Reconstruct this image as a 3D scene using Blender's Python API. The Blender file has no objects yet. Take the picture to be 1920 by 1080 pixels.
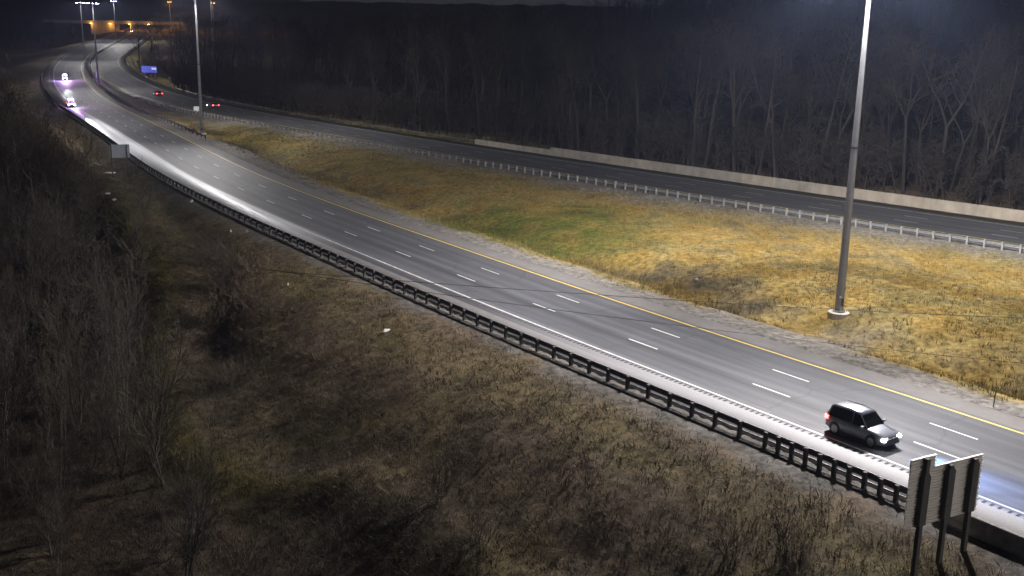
import bpy, bmesh, math, random
import numpy as np
from mathutils import Vector, Matrix

random.seed(7)
rng = np.random.default_rng(7)
C = bpy.context.scene.collection
SC = bpy.context.scene

# ------------------------------------------------------------------ camera
cam_d = bpy.data.cameras.new('camera')
cam = bpy.data.objects.new('camera', cam_d)
C.objects.link(cam)
PITCH, ROLL, CAM_Z = 0.2423, 0.0194, 22.49
cam_d.sensor_width = 36.0
cam_d.lens = 1986.6 / 1920 * 36.0
cam_d.clip_start = 0.5
cam_d.clip_end = 6000
fw = Vector((0, math.cos(PITCH), -math.sin(PITCH)))
u0 = Vector((0, math.sin(PITCH), math.cos(PITCH)))
r0 = Vector((1, 0, 0))
rt = r0 * math.cos(ROLL) + u0 * math.sin(ROLL)
up = u0 * math.cos(ROLL) - r0 * math.sin(ROLL)
mw = Matrix((rt, up, -fw)).transposed().to_4x4()
mw.translation = (0, 0, CAM_Z)
cam.matrix_world = mw
SC.camera = cam

# ------------------------------------------------------------------ night sky
W = bpy.data.worlds.new('World')
SC.world = W
W.use_nodes = True
nt = W.node_tree
nt.nodes.clear()
wo = nt.nodes.new('ShaderNodeOutputWorld')
bg = nt.nodes.new('ShaderNodeBackground')
tc = nt.nodes.new('ShaderNodeTexCoord')
nz = nt.nodes.new('ShaderNodeTexNoise')
nz.inputs['Scale'].default_value = 3.0
nz.inputs['Detail'].default_value = 4.0
rp = nt.nodes.new('ShaderNodeValToRGB')
rp.color_ramp.elements[0].position = 0.3
rp.color_ramp.elements[0].color = (0.022, 0.022, 0.026, 1)
rp.color_ramp.elements[1].position = 0.75
rp.color_ramp.elements[1].color = (0.034, 0.033, 0.036, 1)
nt.links.new(tc.outputs['Generated'], nz.inputs['Vector'])
nt.links.new(nz.outputs['Fac'], rp.inputs['Fac'])
nt.links.new(rp.outputs['Color'], bg.inputs['Color'])
bg.inputs['Strength'].default_value = 1.0
nt.links.new(bg.outputs['Background'], wo.inputs['Surface'])

SC.view_settings.view_transform = 'Standard'
SC.view_settings.look = 'None'
SC.view_settings.exposure = 0.0
SC.view_settings.gamma = 1.0
SC.view_settings.use_curve_mapping = False
SC.render.engine = 'CYCLES'
SC.cycles.use_denoising = True
SC.cycles.max_bounces = 4
SC.cycles.diffuse_bounces = 2
SC.cycles.glossy_bounces = 2
SC.cycles.transmission_bounces = 3
SC.cycles.transparent_max_bounces = 6
SC.cycles.volume_bounces = 0
SC.cycles.sample_clamp_indirect = 3.0
SC.cycles.caustics_reflective = False
SC.cycles.caustics_refractive = False

MAST_W = 132000.0        # watts of one luminaire on the high masts
LED = (1.0, 0.965, 0.955)
SODIUM = (1.0, 0.42, 0.05)

# ------------------------------------------------------------------ helpers
def tag(o, label=None, cat=None, group=None, kind=None):
    if label: o['label'] = label
    if cat: o['category'] = cat
    if group: o['group'] = group
    if kind: o['kind'] = kind
    return o

def empty(name, loc=(0, 0, 0), rz=0.0, label=None, cat=None, group=None):
    o = bpy.data.objects.new(name, None)
    o.empty_display_size = 0.2
    o.location = loc
    o.rotation_euler = (0, 0, rz)
    C.objects.link(o)
    return tag(o, label, cat, group)

def link(name, me, parent=None, loc=None, rot=None, scale=None):
    o = bpy.data.objects.new(name, me)
    C.objects.link(o)
    if parent is not None: o.parent = parent
    if loc is not None: o.location = loc
    if rot is not None: o.rotation_euler = rot
    if scale is not None: o.scale = scale
    return o

def copy_tree(o, parent=None):
    c = o.copy()
    C.objects.link(c)
    c.parent = parent
    for ch in o.children:
        copy_tree(ch, c)
    return c

class MB:
    """collects simple shapes and links them as one mesh"""
    def __init__(self):
        self.v, self.f = [], []
    def add(self, vs, fs):
        n = len(self.v)
        self.v += [tuple(p) for p in vs]
        self.f += [tuple(i + n for i in f) for f in fs]
        return self
    def box(self, c, s, rz=0.0, taper=1.0, m=None):
        x, y, z = s[0] / 2, s[1] / 2, s[2] / 2
        t = taper
        vs = [(-x, -y, -z), (x, -y, -z), (x, y, -z), (-x, y, -z), (-x * t, -y * t, z), (x * t, -y * t, z), (x * t, y * t, z), (-x * t, y * t, z)]
        cr, sr = math.cos(rz), math.sin(rz)
        vs = [(c[0] + p[0] * cr - p[1] * sr, c[1] + p[0] * sr + p[1] * cr, c[2] + p[2]) for p in vs]
        return self.add(vs, [(3, 2, 1, 0), (4, 5, 6, 7), (0, 1, 5, 4), (1, 2, 6, 5), (2, 3, 7, 6), (3, 0, 4, 7)])
    def tube(self, pts, rad, n=6, caps=True):
        pts = [Vector(p) for p in pts]
        rings = []
        for i, p in enumerate(pts):
            t = (pts[min(i + 1, len(pts) - 1)] - pts[max(i - 1, 0)])
            if t.length < 1e-9: t = Vector((0, 0, 1))
            t.normalize()
            a = t.cross(Vector((0, 0, 1)) if abs(t.z) < 0.95 else Vector((1, 0, 0))).normalized()
            b = t.cross(a)
            r = rad[i] if hasattr(rad, '__len__') else rad
            rings.append([p + (a * math.cos(2 * math.pi * k / n) + b * math.sin(2 * math.pi * k / n)) * r for k in range(n)])
        vs = [q for r in rings for q in r]
        fs = []
        for i in range(len(pts) - 1):
            for k in range(n):
                fs.append((i * n + k, i * n + (k + 1) % n, (i + 1) * n + (k + 1) % n, (i + 1) * n + k))
        if caps:
            fs.append(tuple(range(n - 1, -1, -1)))
            fs.append(tuple((len(pts) - 1) * n + k for k in range(n)))
        return self.add(vs, fs)
    def lathe(self, prof, n=16, c=(0, 0, 0), axis='z'):
        vs, fs = [], []
        for r, h in prof:
            for k in range(n):
                a = 2 * math.pi * k / n
                if axis == 'z': vs.append((c[0] + r * math.cos(a), c[1] + r * math.sin(a), c[2] + h))
                else: vs.append((c[0] + r * math.cos(a), c[1] + h, c[2] + r * math.sin(a)))
        for i in range(len(prof) - 1):
            for k in range(n):
                fs.append((i * n + k, i * n + (k + 1) % n, (i + 1) * n + (k + 1) % n, (i + 1) * n + k))
        fs.append(tuple(range(n - 1, -1, -1)))
        fs.append(tuple((len(prof) - 1) * n + k for k in range(n)))
        return self.add(vs, fs)
    def mesh(self, name, mat, smooth=False):
        me = bpy.data.meshes.new(name)
        me.from_pydata(self.v, [], self.f)
        if mat: me.materials.append(mat)
        if smooth:
            me.polygons.foreach_set('use_smooth', [True] * len(me.polygons))
        me.update()
        return me
    def build(self, name, mat, parent=None, smooth=False, **k):
        return link(name, self.mesh(name, mat, smooth), parent, **k)

def recalc(me):
    bm = bmesh.new(); bm.from_mesh(me)
    bmesh.ops.recalc_face_normals(bm, faces=bm.faces)
    bm.to_mesh(me); bm.free()
    return me

def np_mesh(name, V, Fc, mat, attrs=None, uv=None, smooth=False):
    """V (n,3), Fc (m,k) faces of one size"""
    me = bpy.data.meshes.new(name)
    V = np.asarray(V, np.float32); Fc = np.asarray(Fc, np.int32)
    m, k = Fc.shape
    me.vertices.add(len(V)); me.vertices.foreach_set('co', V.ravel())
    me.loops.add(m * k); me.loops.foreach_set('vertex_index', Fc.ravel())
    me.polygons.add(m)
    me.polygons.foreach_set('loop_start', np.arange(0, m * k, k, dtype=np.int32))
    me.polygons.foreach_set('loop_total', np.full(m, k, np.int32))
    if smooth: me.polygons.foreach_set('use_smooth', np.ones(m, bool))
    if mat: me.materials.append(mat)
    if attrs:
        for nm, col in attrs.items():
            a = me.color_attributes.new(nm, 'FLOAT_COLOR', 'POINT')
            cc = np.ones((len(V), 4), np.float32); cc[:, :3] = col
            a.data.foreach_set('color', cc.ravel())
    if uv is not None:
        l = me.uv_layers.new(name='UVMap')
        l.data.foreach_set('uv', np.asarray(uv, np.float32)[Fc.ravel()].ravel())
    me.update(calc_edges=True)
    me.validate()
    return me

# ------------------------------------------------------------------ materials
class Mat:
    def __init__(self, name):
        self.m = bpy.data.materials.new(name)
        self.m.use_nodes = True
        self.nt = self.m.node_tree
        self.b = self.nt.nodes['Principled BSDF']
    def n(self, t, **k):
        x = self.nt.nodes.new(t)
        for a, v in k.items():
            if a in x.inputs: x.inputs[a].default_value = v
            else: setattr(x, a, v)
        return x
    def l(self, a, b): self.nt.links.new(a, b)
    def noise(self, scale, detail=4, rough=0.6, vec=None):
        x = self.n('ShaderNodeTexNoise', Scale=scale, Detail=detail, Roughness=rough)
        if vec is not None: self.l(vec, x.inputs['Vector'])
        return x.outputs['Fac']
    def ramp(self, fac, stops):
        x = self.n('ShaderNodeValToRGB')
        cr = x.color_ramp
        while len(cr.elements) < len(stops): cr.elements.new(0.5)
        for e, (p, c) in zip(cr.elements, stops):
            e.position = p; e.color = (c[0], c[1], c[2], 1) if hasattr(c, '__len__') else (c, c, c, 1)
        self.l(fac, x.inputs['Fac'])
        return x.outputs['Color']
    def mix(self, fac, a, b, mode='MIX'):
        x = self.n('ShaderNodeMix', data_type='RGBA', blend_type=mode)
        for s, v in ((0, fac), (6, a), (7, b)):
            if hasattr(v, 'links') or hasattr(v, 'is_linked'): self.l(v, x.inputs[s])
            elif s == 0: x.inputs[0].default_value = v
            else: x.inputs[s].default_value = (v[0], v[1], v[2], 1)
        return x.outputs[2]
    def math(self, op, a, b=None):
        x = self.n('ShaderNodeMath', operation=op)
        for i, v in enumerate((a, b)):
            if v is None: continue
            if hasattr(v, 'is_linked'): self.l(v, x.inputs[i])
            else: x.inputs[i].default_value = v
        return x.outputs[0]
    def bump(self, h, strength=0.4, dist=0.02):
        x = self.n('ShaderNodeBump', Strength=strength, Distance=dist)
        self.l(h, x.inputs['Height']); self.l(x.outputs[0], self.b.inputs['Normal'])

def plain(name, col, rough=0.6, metal=0.0, var=0.25, scale=6.0, bump=0.0, emit=None, estr=0.0, coat=0.0, spec=None):
    M = Mat(name)
    tcn = M.n('ShaderNodeTexCoord')
    f = M.noise(scale, 5, 0.65, tcn.outputs['Object'])
    c0 = tuple(max(0, x * (1 - var)) for x in col); c1 = tuple(min(1, x * (1 + var)) for x in col)
    M.l(M.ramp(f, [(0.3, c0), (0.7, c1)]), M.b.inputs['Base Color'])
    M.b.inputs['Roughness'].default_value = rough
    M.b.inputs['Metallic'].default_value = metal
    if spec is not None: M.b.inputs['Specular IOR Level'].default_value = spec
    if coat: M.b.inputs['Coat Weight'].default_value = coat
    if bump: M.bump(f, bump)
    if emit:
        M.b.inputs['Emission Color'].default_value = (*emit, 1)
        M.b.inputs['Emission Strength'].default_value = estr
    return M.m

def asphalt(name, base, seams, paved, pale_band=None):
    """UV: u metres along the road, v metres across it"""
    M = Mat(name)
    uv = M.n('ShaderNodeUVMap')
    sep = M.n('ShaderNodeSeparateXYZ'); M.l(uv.outputs[0], sep.inputs[0])
    u, v = sep.outputs[0], sep.outputs[1]
    geo = M.n('ShaderNodeNewGeometry')
    st = M.n('ShaderNodeCombineXYZ')
    M.l(M.math('MULTIPLY', u, 0.025), st.inputs[0]); M.l(M.math('MULTIPLY', v, 1.3), st.inputs[1])
    streak = M.noise(1.0, 5, 0.6, st.outputs[0])
    blot = M.noise(0.12, 4, 0.6, geo.outputs['Position'])
    fine = M.noise(9.0, 3, 0.7, geo.outputs['Position'])
    col = M.ramp(streak, [(0.25, tuple(x * 0.62 for x in base)), (0.75, tuple(x * 1.36 for x in base))])
    col = M.mix(0.5, col, M.ramp(blot, [(0.3, 0.78), (0.7, 1.2)]), 'MULTIPLY')
    col = M.mix(0.5, col, M.ramp(fine, [(0.3, 0.75), (0.7, 1.25)]), 'MULTIPLY')
    # dark worn joints beside the lane lines
    for pos, wdt, k in seams:
        wob = M.math('MULTIPLY', M.math('SUBTRACT', M.noise(0.35, 3, 0.6, geo.outputs['Position']), 0.5), 0.5)
        d = M.math('ABSOLUTE', M.math('SUBTRACT', M.math('ADD', v, wob), pos))
        g = M.math('SUBTRACT', 1.0, M.math('DIVIDE', d, wdt))
        g = M.math('MULTIPLY', M.math('MAXIMUM', g, 0.0), M.math('MULTIPLY', M.ramp(streak, [(0.3, 0.35), (0.6, 1.0)]), k))
        col = M.mix(g, col, tuple(x * 0.4 for x in base))
    # thin sealed cracks wandering over the pavement
    vc = M.n('ShaderNodeTexVoronoi', feature='DISTANCE_TO_EDGE'); vc.inputs['Scale'].default_value = 1.0
    cv = M.n('ShaderNodeCombineXYZ'); M.l(M.math('ADD', M.math('MULTIPLY', u, 0.09), M.math('MULTIPLY', blot, 0.5)), cv.inputs[0]); M.l(M.math('ADD', M.math('MULTIPLY', v, 0.16), M.math('MULTIPLY', streak, 0.35)), cv.inputs[1])
    M.l(cv.outputs[0], vc.inputs['Vector'])
    ck = M.ramp(vc.outputs['Distance'], [(0.0, 0.34), (0.016, 0.0)])
    col = M.mix(ck, col, tuple(x * 0.35 for x in base))
    # lighter paved shoulders
    for lo, hi, c in paved:
        a = M.math('MULTIPLY', M.math('SUBTRACT', v, lo), 6.0); b = M.math('MULTIPLY', M.math('SUBTRACT', hi, v), 6.0)
        cl = M.n('ShaderNodeClamp'); M.l(M.math('MINIMUM', a, b), cl.inputs[0])
        col = M.mix(cl.outputs[0], col, M.mix(0.6, c, M.ramp(M.noise(0.7, 5, 0.7, geo.outputs['Position']), [(0.3, 0.7), (0.7, 1.25)]), 'MULTIPLY'))
    if pale_band:                # the outer shoulder is paler at the near end
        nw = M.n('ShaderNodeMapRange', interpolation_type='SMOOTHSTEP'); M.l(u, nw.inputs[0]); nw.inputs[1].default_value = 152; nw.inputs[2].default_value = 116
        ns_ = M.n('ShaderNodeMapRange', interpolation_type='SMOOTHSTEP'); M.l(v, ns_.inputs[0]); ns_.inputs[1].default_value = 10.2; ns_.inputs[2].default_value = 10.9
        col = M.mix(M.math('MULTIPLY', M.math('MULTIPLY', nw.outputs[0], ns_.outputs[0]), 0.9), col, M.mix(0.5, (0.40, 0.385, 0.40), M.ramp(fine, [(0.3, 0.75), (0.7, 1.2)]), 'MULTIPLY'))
    if pale_band:                # much paler colour along the outer shoulder of one stretch
        u0_, u1_, u2_, u3_, v0_ = pale_band
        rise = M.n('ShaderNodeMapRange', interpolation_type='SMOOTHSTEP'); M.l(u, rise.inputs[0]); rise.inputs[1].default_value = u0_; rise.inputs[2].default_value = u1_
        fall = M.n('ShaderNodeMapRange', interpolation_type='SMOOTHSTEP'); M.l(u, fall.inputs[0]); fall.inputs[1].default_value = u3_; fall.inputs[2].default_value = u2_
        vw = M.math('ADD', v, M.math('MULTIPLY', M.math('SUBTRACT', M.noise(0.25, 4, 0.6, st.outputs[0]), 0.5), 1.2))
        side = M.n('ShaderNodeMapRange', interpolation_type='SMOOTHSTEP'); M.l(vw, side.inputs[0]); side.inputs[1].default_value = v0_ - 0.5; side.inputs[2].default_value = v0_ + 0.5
        soft_edge = M.n('ShaderNodeMapRange', interpolation_type='SMOOTHSTEP'); M.l(vw, soft_edge.inputs[0]); soft_edge.inputs[1].default_value = v0_ - 9; soft_edge.inputs[2].default_value = v0_ + 1
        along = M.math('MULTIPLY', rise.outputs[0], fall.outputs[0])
        amt = M.math('MULTIPLY', along, M.math('ADD', M.math('MULTIPLY', side.outputs[0], 0.96), M.math('MULTIPLY', soft_edge.outputs[0], 0.07)))
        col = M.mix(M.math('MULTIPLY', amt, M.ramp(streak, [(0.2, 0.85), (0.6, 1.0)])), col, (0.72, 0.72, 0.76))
        smooth_band = M.math('MULTIPLY', along, side.outputs[0])        # smoother and glossier along the pale stretch
        M.l(M.math('SUBTRACT', 0.62, M.math('MULTIPLY', smooth_band, 0.14)), M.b.inputs['Roughness'])
        M.l(M.math('ADD', 0.17, M.math('MULTIPLY', smooth_band, 0.6)), M.b.inputs['Specular IOR Level'])
    M.l(col, M.b.inputs['Base Color'])
    M.b.inputs['Roughness'].default_value = 0.62
    M.b.inputs['Specular IOR Level'].default_value = 0.17
    M.bump(fine, 0.25, 0.01)
    return M.m

def tinted(name, rough=0.9, fine=None, mul=1.0, trans=False):
    """base colour from the mesh's own tint (kind of ground or plant), broken up by noise"""
    M = Mat(name)
    a = M.n('ShaderNodeVertexColor', layer_name='tint')
    col = a.outputs['Color']
    if fine:
        geo = M.n('ShaderNodeNewGeometry')
        f1 = M.noise(fine, 6, 0.75, geo.outputs['Position'])
        f2 = M.noise(fine * 0.12, 4, 0.6, geo.outputs['Position'])
        col = M.mix(1.0, col, M.ramp(f1, [(0.30, 0.25), (0.70, 1.8)]), 'MULTIPLY')
        col = M.mix(1.0, col, M.ramp(f2, [(0.3, 0.7), (0.7, 1.3)]), 'MULTIPLY')
        M.bump(f1, 0.8, 0.15)
    M.l(col, M.b.inputs['Base Color'])
    M.b.inputs['Roughness'].default_value = rough
    M.b.inputs['Specular IOR Level'].default_value = 0.1
    return M.m

def lamp_mat(name, col, strength, base=(0.8, 0.8, 0.8)):
    M = Mat(name)
    M.b.inputs['Base Color'].default_value = (*base, 1)
    M.b.inputs['Emission Color'].default_value = (*col, 1)
    M.b.inputs['Emission Strength'].default_value = strength
    return M.m

def bark_mat(name, col, var=0.35):
    M = Mat(name)
    t = M.n('ShaderNodeTexCoord')
    oi = M.n('ShaderNodeObjectInfo')
    mp = M.n('ShaderNodeMapping'); mp.inputs['Scale'].default_value = (6, 6, 1.2)
    M.l(t.outputs['Object'], mp.inputs[0])
    f = M.noise(2.0, 4, 0.6, mp.outputs[0])
    c = M.ramp(f, [(0.3, tuple(x * (1 - var) for x in col)), (0.7, tuple(x * (1 + var) for x in col))])
    c = M.mix(1.0, c, M.ramp(oi.outputs['Random'], [(0.0, (0.65, 0.66, 0.72)), (0.5, (1.0, 0.97, 0.92)), (1.0, (1.35, 1.25, 1.1))]), 'MULTIPLY')
    M.l(c, M.b.inputs['Base Color'])
    M.b.inputs['Roughness'].default_value = 0.9
    M.b.inputs['Specular IOR Level'].default_value = 0.15
    return M.m

PALE_BAND = (375.0, 325.0, 206.0, 170.0, 9.8)
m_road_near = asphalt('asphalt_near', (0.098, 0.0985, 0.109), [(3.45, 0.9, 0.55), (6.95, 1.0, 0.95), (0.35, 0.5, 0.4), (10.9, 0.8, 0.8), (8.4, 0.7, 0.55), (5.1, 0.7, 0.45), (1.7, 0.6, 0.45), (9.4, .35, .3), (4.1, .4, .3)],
                      [(11.3, 14.2, (0.21, 0.20, 0.195)), (-4.0, -0.35, (0.165, 0.155, 0.15))], PALE_BAND)
m_road_far = asphalt('asphalt_far', (0.085, 0.086, 0.092), [(3.6, 0.8, 0.5), (7.4, 0.9, 0.6), (9.6, 0.9, 0.5)],
                     [(-4.0, -0.5, (0.045, 0.047, 0.036)), (11.6, 15.0, (0.06, 0.06, 0.062))])
m_white = plain('road_paint_white', (0.54, 0.54, 0.50), 0.6, var=0.4, scale=1.5)
m_yellow = plain('road_paint_yellow', (0.70, 0.51, 0.08), 0.6, var=0.2, scale=2)
m_groove = plain('groove_asphalt', (0.028, 0.028, 0.03), 0.9)
m_steel = plain('galvanised_steel', (0.30, 0.31, 0.32), 0.45, 0.55, var=0.2, scale=3)
m_steel_old = plain('weathered_steel', (0.085, 0.082, 0.08), 0.6, 0.3, var=0.3, scale=3)
m_wood = plain('weathered_wood', (0.22, 0.215, 0.20), 0.85, var=0.3, scale=9)
m_wood_dark = plain('dark_creosote_wood', (0.07, 0.065, 0.06), 0.85, var=0.3, scale=9)
m_pole = plain('mast_steel', (0.30, 0.30, 0.32), 0.5, 0.35, var=0.12, scale=1.2)
m_conc = plain('concrete', (0.42, 0.365, 0.29), 0.85, var=0.3, scale=0.6, bump=0.2)
def stained(name, col):
    M = Mat(name)
    t = M.n('ShaderNodeTexCoord'); oi = M.n('ShaderNodeObjectInfo')
    mp = M.n('ShaderNodeMapping'); mp.inputs['Scale'].default_value = (0.9, 0.9, 0.25)
    g = M.n('ShaderNodeNewGeometry'); M.l(g.outputs['Position'], mp.inputs[0])
    f = M.noise(1.0, 5, 0.65, mp.outputs[0]); f2 = M.noise(0.5, 4, 0.6, g.outputs['Position'])
    c = M.ramp(f, [(0.3, tuple(x * .78 for x in col)), (0.55, col), (0.8, tuple(x * 1.08 for x in col))])
    c = M.mix(0.7, c, M.ramp(f2, [(0.3, 0.7), (0.7, 1.2)]), 'MULTIPLY')
    c = M.mix(1.0, c, M.ramp(oi.outputs['Random'], [(0, (.82, .84, .86)), (1, (1.12, 1.08, 1.02))]), 'MULTIPLY')
    M.l(c, M.b.inputs['Base Color']); M.b.inputs['Roughness'].default_value = .88
    M.bump(f2, .2)
    return M.m
m_conc = stained('stained_concrete', (0.33, 0.298, 0.25))
m_conc2 = plain('light_concrete', (0.50, 0.47, 0.41), 0.85, var=0.18, scale=2)
m_concd = plain('dirty_concrete', (0.22, 0.21, 0.19), 0.9, var=0.35, scale=1.2)
m_alu = plain('sign_aluminium', (0.72, 0.67, 0.60), 0.5, 0.1, var=0.12, scale=2)
m_alug = plain('grey_sign_back', (0.30, 0.32, 0.36), 0.6, 0.2, var=0.15, scale=1)
m_blue = plain('glowing_blue_sheeting', (0.03, 0.09, 0.45), 0.45, var=0.1, emit=(0.05, 0.13, 0.6), estr=0.12)  # slight emission added to the sheeting, which is no lamp
m_signwhite = plain('white_sign_sheeting', (0.8, 0.8, 0.78), 0.5, var=0.06)
m_litter = plain('white_plastic', (0.36, 0.36, 0.35), 0.6, var=0.1)
m_cable = plain('black_cable', (0.02, 0.02, 0.02), 0.6)
m_rubber = plain('tyre_rubber', (0.02, 0.02, 0.02), 0.8)
m_rim = plain('alloy_rim', (0.35, 0.35, 0.36), 0.3, 0.8)
m_glass = plain('dark_glass', (0.012, 0.015, 0.016), 0.08, var=0.1, spec=0.6)
m_trim = plain('black_trim', (0.02, 0.02, 0.022), 0.5)
m_suv = plain('dark_grey_car_paint', (0.23, 0.245, 0.285), 0.32, 0.25, var=0.06, coat=0.8)
m_red = plain('red_car_paint', (0.14, 0.012, 0.015), 0.3, var=0.1, coat=0.6)
m_grey_car = plain('grey_car_paint', (0.10, 0.10, 0.11), 0.3, var=0.1, coat=0.6)
m_police = plain('white_car_paint', (0.6, 0.6, 0.62), 0.3, var=0.05, coat=0.6)
m_head = lamp_mat('headlight_lens', (0.93, 0.93, 1.0), 45)
m_tail = lamp_mat('tail_light_lens', (1.0, 0.07, 0.06), 14, (0.5, 0.02, 0.02))
m_beac_b = lamp_mat('blue_beacon', (0.16, 0.08, 1.0), 9)
m_beac_m = lamp_mat('magenta_beacon', (1.0, 0.22, 0.85), 9)
m_beac_w = lamp_mat('white_beacon', (1.0, 0.95, 0.95), 120)
m_led = lamp_mat('led_lens', (0.86, 0.86, 1.0), 60)
m_sod = lamp_mat('sodium_lens', (1.0, 0.45, 0.08), 60)
m_bark = bark_mat('grey_bark', (0.040, 0.036, 0.031))
m_bark_pale = bark_mat('pale_bark', (0.062, 0.058, 0.052))
m_bark_near = bark_mat('brown_bark', (0.062, 0.055, 0.047))
m_bark_brush = bark_mat('brush_stems', (0.06, 0.048, 0.038))
m_bark_dark = bark_mat('dark_bark', (0.030, 0.027, 0.023))
m_ground = tinted('ground', fine=1.6)
m_blades = tinted('dry_blades', 0.85)

# ------------------------------------------------------------------ alignments of the two carriageways (metres)
def prof(Y):
    """the road climbs away from the camera beyond 280 m"""
    t = np.maximum(0, np.asarray(Y, float) - 280.0)
    return np.where(t < 150, .022 * t * t / 300, .022 * (t - 75))

NEAR = np.array([(92, -29), (61, 15), (50, 29.5), (40, 43.9), (29.7, 58.4), (23.4, 67.3), (18.4, 73.6), (11, 84.1), (0, 99.8), (-6, 108.9), (-14.3, 120.7),
                 (-25.2, 137.2), (-39.3, 160.2), (-48.9, 177.6), (-60, 199), (-74.8, 226.8), (-89.5, 253.7), (-100.8, 274.5), (-113.9, 299.4),
                 (-130, 332), (-149, 373), (-168.6, 418.7), (-179, 444), (-189, 469.5), (-199, 497), (-216, 547), (-229, 590), (-255, 680), (-299, 838), (-330, 950), (-375, 1110), (-460, 1420)], float)
FAR = np.array([(160, 24), (130, 56), (100, 87.5), (82, 106), (61.6, 127), (53.6, 135.4), (45.5, 143.9), (36.9, 153), (15.9, 175.6), (-9, 203.5), (-20.2, 217), (-41, 242),
                (-64.3, 271), (-88, 304), (-110.6, 341), (-135, 387), (-157.3, 434), (-170, 463.7), (-180, 489), (-194.7, 530), (-214.3, 597), (-239, 684), (-283, 840), (-314, 952), (-359, 1112), (-444, 1420)], float)

def spline(P, step):
    seg = np.linalg.norm(np.diff(P, axis=0), axis=1); s = np.concatenate([[0], np.cumsum(seg)])
    q = np.arange(0, s[-1], 1.0)
    X = np.stack([np.interp(q, s, P[:, i]) for i in (0, 1)], 1)
    for wdt in (25, 15, 9):
        k = np.ones(wdt) / wdt
        Xp = np.concatenate([2 * X[0] - X[wdt // 2:0:-1], X, 2 * X[-1] - X[-2:-wdt // 2 - 1:-1]])
        X = np.stack([np.convolve(Xp[:, i], k, 'valid') for i in (0, 1)], 1)
    return X

class Line:
    def __init__(self, P):
        X = spline(P, 1.0)
        seg = np.linalg.norm(np.diff(X, axis=0), axis=1)
        self.s = np.concatenate([[0], np.cumsum(seg)]); self.X = X
        T = np.gradient(X, axis=0); self.T = T / np.linalg.norm(T, axis=1)[:, None]
        self.N = np.stack([-self.T[:, 1], self.T[:, 0]], 1)     # to the left of travel away from the camera
        k = np.r_[np.arange(0, len(X), 6), len(X) - 1]
        self.k = k
    def at(self, s, d=0.0):
        x = np.array([np.interp(s, self.s, self.X[:, i]) + d * np.interp(s, self.s, self.N[:, i]) for i in (0, 1)])
        return x
    def p(self, s, d, dz=0.0):
        x = self.at(s, d)
        return (float(x[0]), float(x[1]), float(prof(x[1])) + dz)
    def heading(self, s):
        return math.atan2(np.interp(s, self.s, self.T[:, 1]), np.interp(s, self.s, self.T[:, 0]))
    def sd(self, P):
        """arc length and signed offset (left positive) of points P (n,2)"""
        A = self.X[self.k[:-1]]; B = self.X[self.k[1:]]
        S = np.empty(len(P)); D = np.empty(len(P))
        AB = B - A; L2 = (AB ** 2).sum(1)
        for i in range(0, len(P), 20000):
            p = P[i:i + 20000]
            ap = p[:, None] - A[None]
            t = np.clip((ap * AB).sum(2) / L2, 0, 1)
            q = ap - t[..., None] * AB
            d2 = (q ** 2).sum(2); j = d2.argmin(1); r = np.arange(len(p))
            cr = AB[j, 0] * ap[r, j, 1] - AB[j, 1] * ap[r, j, 0]
            S[i:i + 20000] = self.s[self.k[:-1]][j] + t[r, j] * np.sqrt(L2[j]); D[i:i + 20000] = np.sign(cr) * np.sqrt(d2[r, j])
        return S, D
    def s_of(self, x, y):
        return float(self.sd(np.array([[x, y]], float))[0][0])

NL, FL = Line(NEAR), Line(FAR)
# offsets: near road 0 = yellow line, + towards the camera; far road 0 = right white line, + towards the median
N_W, N_EDGE, N_RAIL, N_IN = 10.15, 13.7, 14.1, -2.4
F_L, F_EDGE, F_RAIL, F_OUT, F_WALL = 11.6, 14.4, 16.3, -3.3, -3.45

# ------------------------------------------------------------------ ground
def sstep(a, b, x):
    t = np.clip((x - a) / (b - a), 0, 1); return t * t * (3 - 2 * t)

def vnoise(x, y, scale, seed=0):
    """smooth value noise, about -1..1"""
    r = np.random.default_rng(seed).random((64, 64)) * 2 - 1
    x = x / scale; y = y / scale
    i = np.floor(x).astype(int); j = np.floor(y).astype(int); fx = x - i; fy = y - j
    fx = fx * fx * (3 - 2 * fx); fy = fy * fy * (3 - 2 * fy)
    g = lambda a, b: r[a % 64, b % 64]
    return (g(i, j) * (1 - fx) + g(i + 1, j) * fx) * (1 - fy) + (g(i, j + 1) * (1 - fx) + g(i + 1, j + 1) * fx) * fy

def fields(P):
    sn, dn = NL.sd(P); sf, df = FL.sd(P)
    return sn, dn, sf, df

RIB_S = [60, 131, 135, 143, 152, 165, 172, 181, 198, 221, 300, 400]
RIB_E = [15, 16, 19.7, 21.5, 20, 17, 14, 11.5, 9, 7, 7, 9]
def rib_e(s): return np.interp(s, RIB_S, RIB_E)

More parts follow.
